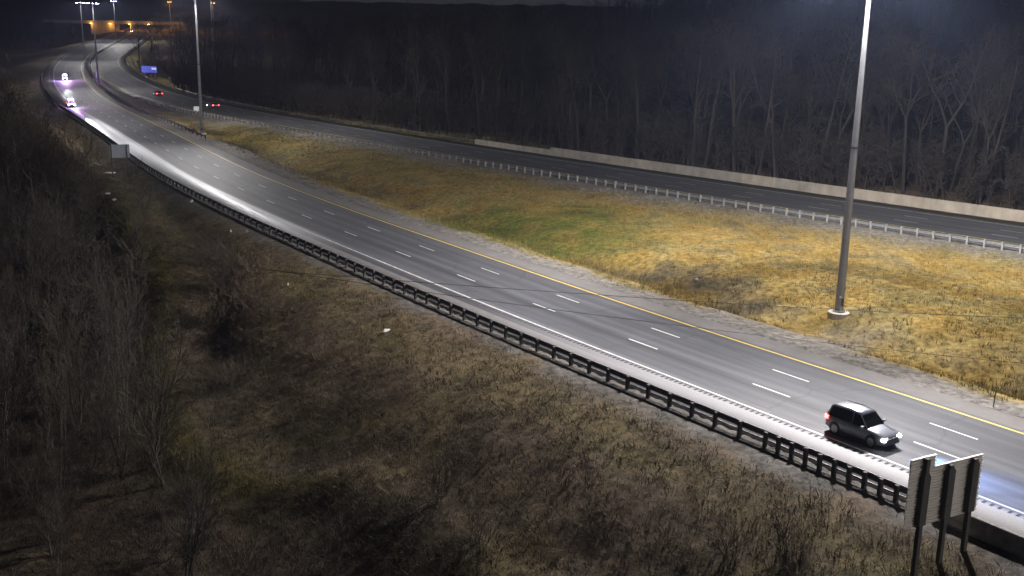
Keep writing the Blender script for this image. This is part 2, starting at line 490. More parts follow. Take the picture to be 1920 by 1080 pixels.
def height(P, fl=None):
    x, y = P[:, 0], P[:, 1]
    sn, dn, sf, df = fl if fl is not None else fields(P)
    z = prof(y)
    rough = vnoise(x, y, 2.3, 1) * 0.13 + vnoise(x, y, 7.0, 2) * 0.22 + vnoise(x, y, 0.9, 3) * 0.05
    # camera side bank and the wooded valley
    e = dn - (N_RAIL + 1.2)
    cam_side = np.clip(e, 0, None)
    drop = -6.6 * sstep(0, 26, cam_side) * (0.55 + 0.45 * sstep(0, 14, cam_side)) - 0.10 * np.clip(cam_side, 0, 4)
    drop += vnoise(x, y, 19, 4) * 0.7 * sstep(8, 30, cam_side)
    # a low grassy rib with a ditch on its road side
    rib = np.exp(-((cam_side + 1.2 - rib_e(sn) - 1.0) / 2.6) ** 2)
    drop += 0.9 * rib - 0.8 * np.exp(-((cam_side + 1.2 - rib_e(sn) + 3.5) / 2.2) ** 2) * sstep(150, 165, sn)
    z = z + np.where(e > 0, drop + rough * sstep(0.2, 2.5, e), 0)
    # left hill far away
    z = z + 55 * sstep(60, 420, cam_side) * sstep(250, 600, y)
    # median ditch
    wmed = -dn + np.where(df > 0, df, 0)
    gi = -dn + N_IN; gf = df - F_RAIL
    inmed = (gi > 0) & (gf > -2)
    wd = np.clip(gi, 0, None) + np.clip(gf, 0, None)
    amp = sstep(5, 22, wd)
    dit = -1.5 * np.exp(-((gi - 8.2) / 3.4) ** 2) * sstep(0.5, 4, gi) + 0.25 * np.exp(-((gi - 21) / 7.0) ** 2)
    z = z + np.where(inmed, (dit + 0.55 * rough * sstep(0.5, 3, gi) * sstep(0.0, 2.0, gf)) * amp, 0)
    # beyond the far road: wooded ground rising to the ridge
    o = -df - 3.9
    out = np.clip(o, 0, None)
    ris = 0.55 * sstep(0, 2.0, out) * sstep(3, -12, x * 0 + (sf * 0)) + 0.02 * np.clip(out - 10, 0, 90) + 17.5 * sstep(90, 430, out)
    ris = ris + (vnoise(x, y, 90, 6) * 4.5 + vnoise(x, y, 35, 9) * 3.0) * sstep(150, 420, out) + 1.1 * sstep(0.2, 5, out) * sstep(-30, 5, x)
    z = z + np.where(o > 0, ris + rough * 1.6 * sstep(0.5, 4, out), 0)
    # keep well below the pavements
    un = sstep(N_IN - 0.1, N_IN + 0.7, dn) * sstep(N_EDGE + 0.1, N_EDGE - 0.7, dn)
    uf = sstep(F_OUT - 0.1, F_OUT + 0.7, df) * sstep(F_EDGE + 0.1, F_EDGE - 0.7, df)
    z = z - 0.035 - 0.4 * np.maximum(un, uf)
    return z

def gz(x, y):
    return float(height(np.array([[x, y]], float))[0])

def near_px(P, c, r):
    return np.exp(-(((P[:, 0] - c[0]) ** 2 + (P[:, 1] - c[1]) ** 2) / r ** 2))

def pad_at(P):
    # bare gravel beside the road at the foot of the nearest mast
    pads = (((17.5, 85), 2.4, .8), ((20.3, 81), 3.0, 1.0), ((23, 79.3), 3.2, 1.0), ((23.3, 75.3), 2.6, .9), ((26, 72.5), 1.8, .7), ((27.5, 80.8), 2.4, .45))
    return np.clip(sum(w * near_px(P, c, r) for c, r, w in pads), 0, 1)

GOLD = np.array((0.215, 0.145, 0.042)); STRAW = np.array((0.24, 0.19, 0.083)); OLIVE = np.array((0.15, 0.125, 0.045))
GREEN = np.array((0.083, 0.090, 0.020)); BROWN = np.array((0.090, 0.067, 0.045)); DARKB = np.array((0.062, 0.051, 0.034))
GRAVEL = np.array((0.165, 0.152, 0.138)); LITTERB = np.array((0.085, 0.062, 0.042))

def ground_tint(P, fl, jit=0.0, seed=11):
    """what grows or lies where: colours of dry grass, green grass, brush, gravel and leaf litter"""
    x, y = P[:, 0], P[:, 1]
    sn, dn, sf, df = fl
    n1 = vnoise(x, y, 6, seed); n2 = vnoise(x, y, 2.2, seed + 1); n3 = vnoise(x, y, 17, seed + 2)
    k = lambda w: w[:, None]
    # median
    med = np.tile(GOLD, (len(P), 1))
    med = med + (STRAW - med) * k(np.clip(0.35 + 0.6 * n2, 0, 1))
    med = med + (OLIVE - med) * k(np.clip(0.05 + 0.25 * n1 + 0.45 * n2 + 0.2 * n3 + 0.45 * sstep(110, 200, y), 0, 0.8))
    med = med + (BROWN - med) * k(np.clip(-0.3 - 0.4 * n3 + 0.9 * n2, 0, 0.45))
    gi = -dn + N_IN
    dk = np.exp(-((gi - 7.6) / 1.9) ** 2) * np.clip(0.3 + 0.9 * n1 + 0.5 * n2, 0, 0.9)
    dk = np.clip(np.maximum(dk, (near_px(P, (12.5, 101), 3.2) + near_px(P, (17.5, 97), 3.4) + .8 * near_px(P, (22, 91), 2.6)) * (.8 + .5 * n2)), 0, .92)
    med = med + (DARKB - med) * k(dk)
    sg = np.exp(-((gi - 4.4) / 1.3) ** 2) * 0.7
    med = med + (STRAW - med) * k(sg)
    gr = np.clip(near_px(P, (0, 124), 10) * 1.3 + near_px(P, (9, 115), 7) * 0.9 + near_px(P, (11, 131), 6) * 0.6 + 0.25 * n2 * near_px(P, (1, 122), 14), 0, 1)
    med = med + (GREEN - med) * k(np.clip(gr * (0.8 + 0.4 * n2), 0, 1))
    gv = np.maximum(sstep(3.5, 2.0, gi + 1.0 * n2), sstep(5.0, 1.0, df - F_RAIL + 1.6 * n2 + 1.6 * n1) * 0.85)
    med = med + (np.array((0.165, 0.148, 0.105)) - med) * k(0.8 * sstep(9.5, 3.0, df - F_RAIL + 2.5 * n2 + 2.0 * n1))
    pad = pad_at(P)
    gv = np.maximum(gv, np.clip(pad * (1.0 + .6 * n2), 0, 0.9))
    gv = np.maximum(gv, 0.95 * sstep(7.5, 5.5, gi + .6 * n2) * sstep(218, 236, sn) * sstep(287, 277, sn))
    med = med + (GRAVEL - med) * k(gv)
    # camera-side bank
    e = dn - N_RAIL
    bank = np.tile(BROWN, (len(P), 1))
    bank = bank + (np.array((0.088, 0.070, 0.038)) - bank) * k(np.clip(0.15 + 0.8 * n1, 0, 0.7))
    bank = bank + (STRAW * 0.42 - bank) * k(np.clip(0.1 + 0.9 * n2 * n1 + 0.45 * np.exp(-((e - 5.5) / 2.2) ** 2), 0, 0.8))
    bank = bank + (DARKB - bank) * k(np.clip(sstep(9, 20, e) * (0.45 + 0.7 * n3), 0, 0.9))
    re = rib_e(sn) + 1.3; rib = np.where(e > re, np.exp(-((e - re) / 2.2) ** 2), np.exp(-((e - re) / 1.0) ** 2)) * sstep(235, 200, sn) * sstep(128, 136, sn)
    bank = bank + (LITTERB * 0.75 - bank) * k(sstep(3, 8, e - rib_e(sn)) * 0.9)
    bank = bank + (OLIVE * (0.75 + 0.3 * sstep(150, 180, sn))[:, None] - bank) * k(np.clip(rib * 0.95, 0, 1))
    bank = bank + (GREEN * 0.8 - bank) * k(np.clip(near_px(P, (-46, 134), 5) * 0.6, 0, 1))
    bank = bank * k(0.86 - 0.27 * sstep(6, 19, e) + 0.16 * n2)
    bank = bank + (GRAVEL * 0.5 - bank) * k(sstep(3.0, 1.1, e + 0.5 + 1.1 * n2 + 0.6 * n1))
    # beyond the far road
    o = -df - 3.5
    far = np.tile(LITTERB, (len(P), 1))
    far = far + (OLIVE * 1.2 - far) * k(np.clip(sstep(12, 2, o) * sstep(10, -15, x) * (0.8 + 0.5 * n1), 0, 1))
    c = np.where((dn > 2)[:, None], bank, np.where((df < 5)[:, None], far, med))
    if jit:
        c = c * (1 + jit * rng.uniform(-1, 1, (len(P), 1)))
    return np.clip(c, 0.005, 0.9)

def axis(lo, hi, f0, f1, st, g):
    a = list(np.arange(f0, f1, st)); d = st
    while a[-1] < hi: d *= g; a.append(a[-1] + d)
    d = st; b = []
    q = f0
    while q > lo: d *= g; q -= d; b.append(q)
    return np.array(b[::-1] + a)

gx = axis(-1500, 1300, -78, 72, 0.62, 1.06)
gy = axis(-60, 2600, 28, 205, 0.62, 1.035)
XX, YY = np.meshgrid(gx, gy)
GP = np.stack([XX.ravel(), YY.ravel()], 1)
GF = fields(GP)
GZ = height(GP, GF)
ni, nj = len(gy), len(gx)
ii = (np.arange(ni - 1)[:, None] * nj + np.arange(nj - 1)[None]).ravel()
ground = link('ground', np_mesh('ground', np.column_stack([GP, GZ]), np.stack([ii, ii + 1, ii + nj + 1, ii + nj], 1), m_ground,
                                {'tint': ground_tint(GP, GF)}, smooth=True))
tag(ground, 'uneven roadside ground of dry grass, brush and gravel around the two carriageways', kind='structure')

# ------------------------------------------------------------------ roads
def strip(line, s0, s1, d0, d1, dz, step=4.0, thick=0.0, cuts=None):
    """one ribbon along the alignment; returns verts, faces, uv"""
    n = max(2, int((s1 - s0) / step) + 1)
    ss = np.linspace(s0, s1, n)
    ds = cuts if cuts is not None else [d0, d1]
    V, U = [], []
    cols = ds if not thick else [d0, *ds, d1]
    for j, d in enumerate(cols):
        q = line.at(ss, d).T if False else np.stack([np.interp(ss, line.s, line.X[:, i]) + d * np.interp(ss, line.s, line.N[:, i]) for i in (0, 1)], 1)
        zz = prof(q[:, 1]) + dz
        if thick and j in (0, len(cols) - 1): zz = zz - thick
        V.append(np.column_stack([q, zz])); U.append(np.column_stack([ss, np.full(n, d)]))
    V = np.concatenate(V); U = np.concatenate(U)
    Fc = []
    for j in range(len(cols) - 1):
        a = j * n + np.arange(n - 1)
        Fc.append(np.stack([a, a + 1, a + n + 1, a + n], 1))
    return V, np.concatenate(Fc)[:, ::-1], U

def ribbon(name, mat, line, s0, s1, d0, d1, dz, parent=None, step=4.0, thick=0.0, cuts=None):
    V, Fc, U = strip(line, s0, s1, d0, d1, dz, step, thick, cuts)
    return link(name, np_mesh(name, V, Fc, mat, uv=U), parent)

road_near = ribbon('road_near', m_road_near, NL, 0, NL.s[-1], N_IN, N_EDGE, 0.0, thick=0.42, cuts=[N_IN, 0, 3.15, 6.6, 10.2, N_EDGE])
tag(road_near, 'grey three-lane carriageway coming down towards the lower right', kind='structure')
road_far = ribbon('road_far', m_road_far, FL, 0, FL.s[-1], F_OUT, F_EDGE, 0.0, thick=0.42, cuts=[F_OUT, 0, 3.8, 7.5, 11.3, F_EDGE])
tag(road_far, 'darker carriageway beyond the grass median, below the concrete wall', kind='structure')

ribbon('yellow_edge_line', m_yellow, NL, 0, NL.s[-1], -0.09, 0.09, 0.004, road_near)
ribbon('white_edge_line', m_white, NL, 0, NL.s[-1], N_W - 0.08, N_W + 0.08, 0.004, road_near)
ribbon('white_edge_line', m_white, FL, 0, FL.s[-1], 0.22, 0.38, 0.004, road_far)
ribbon('yellow_edge_line', m_yellow, FL, 0, FL.s[-1], F_L - 0.09, F_L + 0.09, 0.004, road_far)

def dashes(line, road, d, s_ref, lo, hi, width):
    me = MB().add([(-1.55, -width / 2, 0), (1.55, -width / 2, 0), (1.55, width / 2, 0), (-1.55, width / 2, 0)], [(0, 1, 2, 3)]).mesh('lane_dash', m_white)
    s = s_ref - 12.05 * math.floor((s_ref - lo) / 12.05)
    while s < hi:
        p = line.p(s, d, 0.004)
        link('lane_dash', me, road, p, (0, -math.atan(float(prof(p[1] + 1) - prof(p[1]))) * 0, line.heading(s)))
        s += 12.05
dashes(NL, road_near, 3.12, NL.s_of(18.72, 67.86), 20, 420, 0.14)
dashes(NL, road_near, 6.58, NL.s_of(16.7, 64.78), 20, 420, 0.14)
dashes(FL, road_far, 4.15, FL.s_of(42.54, 141.07), 60, 460, 0.13)
dashes(FL, road_far, 7.9, FL.s_of(40.14, 138.1), 60, 460, 0.13)

# rumble grooves outside the white line near the camera
g = MB()
s = NL.s_of(34, 40)
while s < NL.s_of(1, 99):
    for k in range(7):
        p = NL.p(s, N_W + 0.42, 0.004); h = NL.heading(s)
        g.box((p[0], p[1], p[2] - 0.004), (0.17, 0.34, 0.012), h)
        s += 0.42
    s += 0.12
tag(g.build('rumble_grooves', m_groove, road_near), kind='stuff')

# ------------------------------------------------------------------ guard rails
def rail_mesh(L, mat, name, sc=1.0):
    """W-beam cut to length, face towards -y"""
    pr = [(0.0, -0.155), (-0.03, -0.15), (-0.083, -0.10), (-0.083, -0.065), (0.0, -0.02), (0.0, 0.02), (-0.083, 0.065), (-0.083, 0.10), (-0.03, 0.15), (0.0, 0.155)]
    back = [(y + 0.012, z) for y, z in pr[::-1]]
    ring = [(y, z * sc) for y, z in pr + back]
    n = len(ring)
    vs = [(x, y, z) for x in (-L / 2, L / 2) for y, z in ring]
    fs = [(k, (k + 1) % n, n + (k + 1) % n, n + k) for k in range(n)] + [tuple(range(n))[::-1], tuple(range(n, 2 * n))]
    return recalc(MB().add(vs, fs).mesh(name, mat))

def guard_rail(name, label, line, s0, s1, d, post_mat, beam_mat, post_h, post_w, beam_z, rub, face, group=None, half_to=None, step=1.905, post_off=0.12, double=False):
    """posts and beam panels along an alignment; face = +1 when the beam faces smaller offsets"""
    o = line.p(s0, d)
    root = empty(name, o, 0, label, 'guard rail', group)
    pm = MB().box((0, 0, post_h / 2 - 0.25), (post_w, post_w, post_h + 0.5)).mesh('post', post_mat)
    bk = MB().box((0, 0, 0), (post_w * 0.7, 0.13, 0.34)).mesh('spacer', post_mat)
    bm_ = rail_mesh(step * 2 - 0.004, beam_mat, 'beam', 1.15 if rub else 1.0)
    rb = MB().box((0, 0, 0), (step * 2 - 0.004, 0.06, 0.085)).mesh('rub_rail', beam_mat) if rub else None
    n = int((s1 - s0) / step)
    for i in range(n + 1):
        s = s0 + i * step
        h = line.heading(s)
        p = line.p(s, d + face * post_off)
        q = (p[0] - o[0], p[1] - o[1], p[2] - o[2])
        po = link('post', pm, root, q, (random.uniform(-.03, .03), random.uniform(-.03, .03), h + random.uniform(-.08, .08)))
        po.location.z += random.uniform(-.05, .02)
        b = line.p(s, d + face * post_off * 0.42)
        link('spacer', bk, po, (0, -face * (post_w / 2 + 0.04), beam_z))
        if half_to and s < half_to:
            p = line.p(s + step / 2, d + face * post_off)
            link('post', pm, root, (p[0] - o[0], p[1] - o[1], p[2] - o[2]), (0, 0, h))
        if i % 2 == 0 and i < n:
            sm = s + step
            a, c = np.array(line.p(s, d)), np.array(line.p(s + 2 * step, d))
            m = (a + c) / 2 - np.array(o)
            hh = math.atan2(c[1] - a[1], c[0] - a[0]); pt = -math.atan2(c[2] - a[2], math.hypot(*(c - a)[:2]))
            rz = hh if face > 0 else hh + math.pi
            link('beam', bm_, root, (m[0], m[1], m[2] + beam_z), (0, pt if face > 0 else -pt, rz))
            if rub: link('rub_rail', rb, root, (m[0], m[1], m[2] + 0.31), (0, pt if face > 0 else -pt, rz))
    return root

s_end = NL.s_of(20.8, 50.5) - 1.6
guard_rail('guard_rail', 'long dark guard rail on wooden posts above the bank, ending behind the big ribbed sign', NL, s_end, NL.s_of(-175, 402), N_RAIL, m_wood_dark, m_steel_old,
           0.84, 0.2, 0.67, True, +1, half_to=s_end + 9.5)
guard_rail('guard_rail', 'pale steel guard rail with light posts along the far edge of the grass median', FL, FL.s_of(86, 118), FL.s_of(-87, 318), F_RAIL, m_wood, m_steel,
           0.92, 0.2, 0.60, False, +1, double=True)
guard_rail('guard_rail', 'dark guard rail curving between the two carriageways, ending at a mast', NL, NL.s_of(-62, 206), NL.s_of(-230, 592), -3.4, m_wood_dark, m_steel_old,
           0.80, 0.2, 0.58, False, -1, step=3.81)
guard_rail('guard_rail', 'thin guard rail at the foot of the wood, left of the concrete wall', FL, FL.s_of(-9, 203), FL.s_of(-190, 515), F_OUT - 0.4, m_wood_dark, m_steel_old,
           0.80, 0.2, 0.58, False, -1, step=3.81)

# ------------------------------------------------------------------ walls and barriers
def wall(name, label, cat, line, s0, s1, d, h, wdt, mat, step, piece, base_wide=0.0):
    o = line.p(s0, d)
    root = empty(name, o, 0, label, cat)
    n = int((s1 - s0) / step)
    me = None
    for i in range(n):
        a, c = np.array(line.p(s0 + i * step, d)), np.array(line.p(s0 + (i + 1) * step, d))
        if me is None:
            L = step - 0.03
            b = wdt / 2; t = wdt / 2 * 0.75
            pr = [(-b - base_wide, -0.5), (b + base_wide, -0.5), (b + base_wide, 0.08), (b * 0.95, 0.3), (t, h - 0.05), (t - 0.04, h), (-t + 0.04, h), (-t, h - 0.05), (-b * 0.95, 0.3), (-b - base_wide, 0.08)]
            k = len(pr)
            vs = [(x, y, z) for x in (-L / 2, L / 2) for y, z in pr]
            fs = [(q, (q + 1) % k, k + (q + 1) % k, k + q) for q in range(k)] + [tuple(range(k))[::-1], tuple(range(k, 2 * k))]
            me = recalc(MB().add(vs, fs).mesh(piece, mat))
        m = (a + c) / 2 - np.array(o)
        link(piece, me, root, (m[0], m[1], m[2] + random.uniform(-0.012, 0.012)), (0, 0, math.atan2(c[1] - a[1], c[0] - a[0])))
    return root
wall('concrete_wall', 'long pale concrete wall at the foot of the bare wood', 'wall', FL, FL.s_of(118, 66), FL.s_of(2, 191), F_WALL - 0.25, 1.42, 0.5, m_conc, 6.0, 'panel')
wall('concrete_barrier', 'low concrete barrier continuing the pale wall towards the left', 'barrier', FL, FL.s_of(2, 191) - 5.0, FL.s_of(-11, 205), F_WALL - 0.25, 0.95, 0.45, m_conc, 4.0, 'section')
wall('concrete_barrier', 'dark concrete barrier behind the big ribbed sign at lower right', 'barrier', NL, NL.s_of(60, -2), s_end - 0.8, N_RAIL + 0.05, 0.82, 0.42, m_concd, 3.0, 'section', 0.1)

# ------------------------------------------------------------------ high masts
def mast(x, y, z, H, label, n_lamp, power, detail=True, col=LED, lens=None, r0_=0.36, group='high masts lighting the highway', ring=1.7):
    root = empty('light_mast', (x, y, z), 0, label, 'light mast', group)
    MB().lathe([(0.88, -1.0), (0.88, 0.22), (0.84, 0.26), (0.62, 0.26)], 24).build('foundation', m_conc2, root)
    MB().lathe([(0.52, 0.33), (0.52, 0.39)], 20).build('base_flange', m_pole, root)
    b = MB()
    for k in range(10):
        a = 2 * math.pi * k / 10
        b.tube([(0.46 * math.cos(a), 0.46 * math.sin(a), 0.25), (0.46 * math.cos(a), 0.46 * math.sin(a), 0.46)], 0.025, 5)
    if detail: b.build('anchor_bolts', m_steel_old, root)
    j = 14.0
    rj = r0_ * 0.72
    MB().lathe([(r0_, 0.39), (rj * 1.03, j)], 16).build('pole', m_pole, root, smooth=False)
    MB().lathe([(rj * 1.10, j - 0.12), (rj * 1.10, j + 0.05)], 16).build('pole_joint', m_steel_old, root)
    MB().lathe([(rj, j + 0.05), (r0_ * 0.38, H + 0.4), (0.05, H + 0.7)], 16).build('pole', m_pole, root)
    if detail: MB().box((r0_ * .35, -r0_ * 0.93, 1.15), (0.2, 0.06, 0.6)).build('access_door', m_steel_old, root)
    if detail: MB().box((-r0_ * 0.2, -r0_ * 0.98, 1.6), (0.16, 0.03, 0.1)).build('number_plate', m_signwhite, root)
    rg = MB()
    pts = [(ring * 0.75 * math.cos(2 * math.pi * k / 16), ring * 0.75 * math.sin(2 * math.pi * k / 16), H) for k in range(17)]
    rg.tube(pts, 0.05, 6)
    for k in range(3):
        a = 2 * math.pi * k / 3
        rg.tube([(0.1 * math.cos(a), 0.1 * math.sin(a), H + 0.15), (ring * 0.75 * math.cos(a), ring * 0.75 * math.sin(a), H)], 0.04, 5)
    rg.build('lamp_ring', m_steel_old, root)
    hm = MB().box((0, 0, 0.12), (0.62, 0.36, 0.2), taper=0.8).mesh('lamp_housing', m_steel_old)
    lm = MB().box((0, 0, -0.005), (0.5, 0.28, 0.05)).mesh('lens', lens or m_led)
    def lum(nm, cone, f):
        ld = bpy.data.lights.new(nm, 'SPOT')
        ld.energy = power * f; ld.color = col; ld.spot_size = math.radians(cone); ld.spot_blend = 1.0; ld.shadow_soft_size = 0.18
        return ld
    wide, down = lum('wide_beam', 84, 1.0), lum('down_beam', 150, 0.10)      # street optics: most light thrown far out
    for k in range(n_lamp):
        a = 2 * math.pi * (k + 0.5) / n_lamp
        lo = (ring * math.cos(a), ring * math.sin(a), H - 0.1)
        l = link('luminaire', hm, root, lo, (0, 0, a))
        link('lens', lm, l, (0, 0, 0))
        for ld, tilt in ((wide, 64), (down, 15)):
            if ld is down and k % 2: continue
            so = bpy.data.objects.new(ld.name, ld); C.objects.link(so)
            so.parent = root; so.location = (lo[0] * 1.02, lo[1] * 1.02, lo[2] - 0.1)
            so.rotation_euler = (0, -math.radians(tilt), a)
    return root

mast(27.4, 85.8, gz(27.4, 85.8), 28.0, 'tall grey light mast standing in the dry grass of the median, nearest of the masts', 12, MAST_W)
mast(118, -44, gz(118, -44), 28.0, 'next light mast along the median, outside the picture at lower right', 12, MAST_W)
mast(-63.4, 215.6, gz(-63.4, 215.6), 26.9, 'light mast at the tip of the median where the guard rail ends', 12, MAST_W * 0.27)
mast(-143.5, 369.7, gz(-143.5, 369.7), 26.8, 'light mast beside the guard rail between the curving carriageways', 8, MAST_W * 0.27, False)
mast(-206, 516, gz(-206, 516), 26.3, 'distant faint light mast left of the curve, behind the flashing police car', 8, MAST_W * 0.27, False)
mast(-258.5, 701, gz(-258.5, 701), 25.8, 'distant light mast on the median before the overpass', 8, MAST_W * 0.5, False)
mast(-140, 500, gz(-140, 500), 29 , 'light mast showing only its lamps above the wood', 4, MAST_W * 0.3, False)
mast(-245, 880, gz(-245, 880), 24, 'sodium lit mast beyond the overpass', 4, MAST_W * 1.0, False, SODIUM, m_sod)
mast(-305, 960, gz(-305, 960), 24, 'sodium lit mast behind the overpass deck', 4, MAST_W * 1.0, False, SODIUM, m_sod)

# ------------------------------------------------------------------ overpass
ov = empty('overpass', (-330, 918, 12.2), 0, 'dark overpass crossing the highway, lit orange from below', 'overpass')
MB().box((-8, 0, 6.6), (118, 13, 1.7)).build('deck', m_concd, ov)
for sy in (-6.3, 6.3):
    MB().box((-8, sy, 7.95), (118, 0.3, 1.0)).build('parapet', m_concd, ov)
MB().box((-17, 0, 1.5), (20, 11, 9.0)).build('abutment', m_concd, ov)
MB().box((44, 0, 1.5), (10, 11, 9.0)).build('abutment', m_concd, ov)
for px_ in (-5.0,):
    for k in range(3):
        MB().tube([(px_ + 11, -4 + 4 * k, -2), (px_ + 11, -4 + 4 * k, 5.8)], 0.55, 10).build('pier', m_conc2, ov)
for k in range(4):
    l = MB().box((-26 + 16 * k, -7.2, 5.9), (1.2, 0.5, 0.16)).build('under_lamp', m_sod, ov)
    ld = bpy.data.lights.new('underpass_light', 'POINT'); ld.energy = 1500; ld.color = SODIUM; ld.shadow_soft_size = 0.3
    lo = bpy.data.objects.new('underpass_light', ld); C.objects.link(lo); lo.parent = ov; lo.location = (-26 + 16 * k, -8.2, 5.0)

# ------------------------------------------------------------------ big sign at the lower right, seen from behind
def sign_back():
    P1 = np.array((17.1 + .79 * math.cos(.5), 42.0 + .79 * math.sin(.5))); rz = .5
    dr = np.array((math.cos(rz), math.sin(rz)))
    root = empty('road_sign', (P1[0], P1[1], -0.6), rz, 'large road sign seen from behind, ribbed panel with small tab on three posts', 'road sign')
    sp = 1.555
    zb = [gz(*(P1 + dr * sp * k)) + 0.6 for k in range(3)]
    z0, hh, nP = 2.3, 0.27, 10
    x0, x1 = -.79, 4.6 - .79
    L = x1 - x0
    def plank(Lp):
        """one extruded plank, ribbed on the side away from the traffic (-y)"""
        pr = [(0.03, 0), (0.03, hh - 0.012), (-0.075, hh - 0.012), (-0.075, hh - 0.035), (0.0, hh - 0.04), (0.0, hh * 0.56), (-0.07, hh * 0.54), (-0.07, hh * 0.46), (0.0, hh * 0.44), (0.0, 0.03), (-0.075, 0.025), (-0.075, 0.0)]
        k = len(pr)
        vs = [(x, y, z) for x in (-Lp / 2, Lp / 2) for y, z in pr]
        fs = [(q, (q + 1) % k, k + (q + 1) % k, k + q) for q in range(k)] + [tuple(range(k))[::-1], tuple(range(k, 2 * k))]
        return recalc(MB().add(vs, fs).mesh('plank', m_alu))
    TW = 1.5
    me, me2 = plank(L), plank(TW)
    for k in range(nP):
        link('plank', me, root, ((x0 + x1) / 2, random.uniform(-.004, .004), z0 + k * hh))
    tab = MB().box((x0 + TW / 2, 0.045, z0 + (nP + 0.98) * hh), (TW, 0.01, 1.9 * hh)).build('tab_panel', m_alu, root)
    for k in range(2):
        link('plank', me2, tab, (x0 + TW / 2, 0, z0 + (nP + k + 0.02) * hh))
    for k in range(3):
        top = z0 + nP * hh - 0.06 if k else z0 + (nP + 1.9) * hh
        MB().box((sp * k, -0.17, (top + zb[k] - 0.6) / 2), (0.2, 0.2, top - zb[k] + 0.6)).build('post', m_wood_dark, root)
        b = MB()
        b.box((sp * k, -0.19, z0 + nP * hh / 2 - 0.1), (0.4, 0.24, nP * hh - 0.45))
        b.box((sp * k, -0.19, z0 + nP * hh - 0.225), (0.4, 0.24, 0.2), taper=0.55)
        b.build('stiffener', m_wood_dark, root)
sign_back()

# grey sign back beside the guard rail further up
r = empty('road_sign', (-61.4, 160.8, gz(-61.4, 160.8)), math.atan2(7.0, -2.0) - 0.55 - math.pi / 2 + 0.2, 'grey back of a road sign on two posts, left of the bright shoulder', 'road sign')
hz0 = -gz(-61.4, 160.8)
r.rotation_euler = (0, 0, 0.35)
MB().box((1.35, 0, hz0 + 2.9), (2.9, 0.05, 2.0)).build('panel', m_alug, r)
for k in (0.15, 2.35):
    MB().box((k, -0.1, (hz0 + 3.9) / 2 - 0.8), (0.16, 0.16, hz0 + 3.9 + 1.6)).build('post', m_wood_dark, r)

# blue guide sign at the edge of the wood
zb = gz(-134.6, 396)
r = empty('guide_sign', (-134.6, 396, zb), -0.25, 'blue guide sign at the edge of the wood on the curve', 'road sign')
MB().box((0, 0, 3.6), (6.4, 0.12, 2.3)).build('panel', m_blue, r)
MB().box((1.9, -0.08, 3.9), (1.9, 0.03, 0.75)).build('white_patch', m_signwhite, r)
for k in (-2.2, 2.2):
    MB().box((k, 0.15, 1.5), (0.25, 0.15, 7.0)).build('post', m_steel_old, r)

def marker(x, y, w, h, z0, label, cat='marker sign'):
    r = empty('marker_sign', (x, y, gz(x, y)), 0.35, label, cat)
    MB().box((0, -0.05, z0 + h / 2), (w, 0.03, h)).build('plate', m_signwhite, r)
    MB().box((0, 0.0, (z0 + h) / 2 - 0.3), (0.07, 0.05, z0 + h + 0.5)).build('post', m_steel_old, r)
marker(-23.6, 238.5, 0.75, 1.1, 0.9, 'small pale marker sign in front of the dark wood, middle of the far verge')
marker(-121.2, 377, 0.9, 1.3, 0.8, 'small white marker sign below the blue guide sign')
marker(-80.6, 270.5, 1.4, 1.5, 0.2, 'white square sign at the median rail beside the light mast')
r = empty('marker_post', (30.2, 62.6, gz(30.2, 62.6)), 0, 'thin dark marker post in the gravel beside the yellow line, far right', 'post')
MB().tube([(0, 0, -0.3), (0.03, 0.02, 1.1)], 0.035, 6).build('stake', m_steel_old, r)
MB().box((0.03, 0, 1.0), (0.09, 0.02, 0.22)).build('reflector', m_steel_old, r)

# ------------------------------------------------------------------ cars
def loft(secs, mat, name, smooth=True, close=True):
    """secs: list of rings (same count) of points"""
    n = len(secs[0])
    vs = [p for s_ in secs for p in s_]
    fs = [(i * n + k, i * n + (k + 1) % n, (i + 1) * n + (k + 1) % n, (i + 1) * n + k) for i in range(len(secs) - 1) for k in range(n)]
    fs += [tuple(range(n))[::-1], tuple((len(secs) - 1) * n + k for k in range(n))]
    me = recalc(MB().add(vs, fs).mesh(name, mat, smooth))
    return me

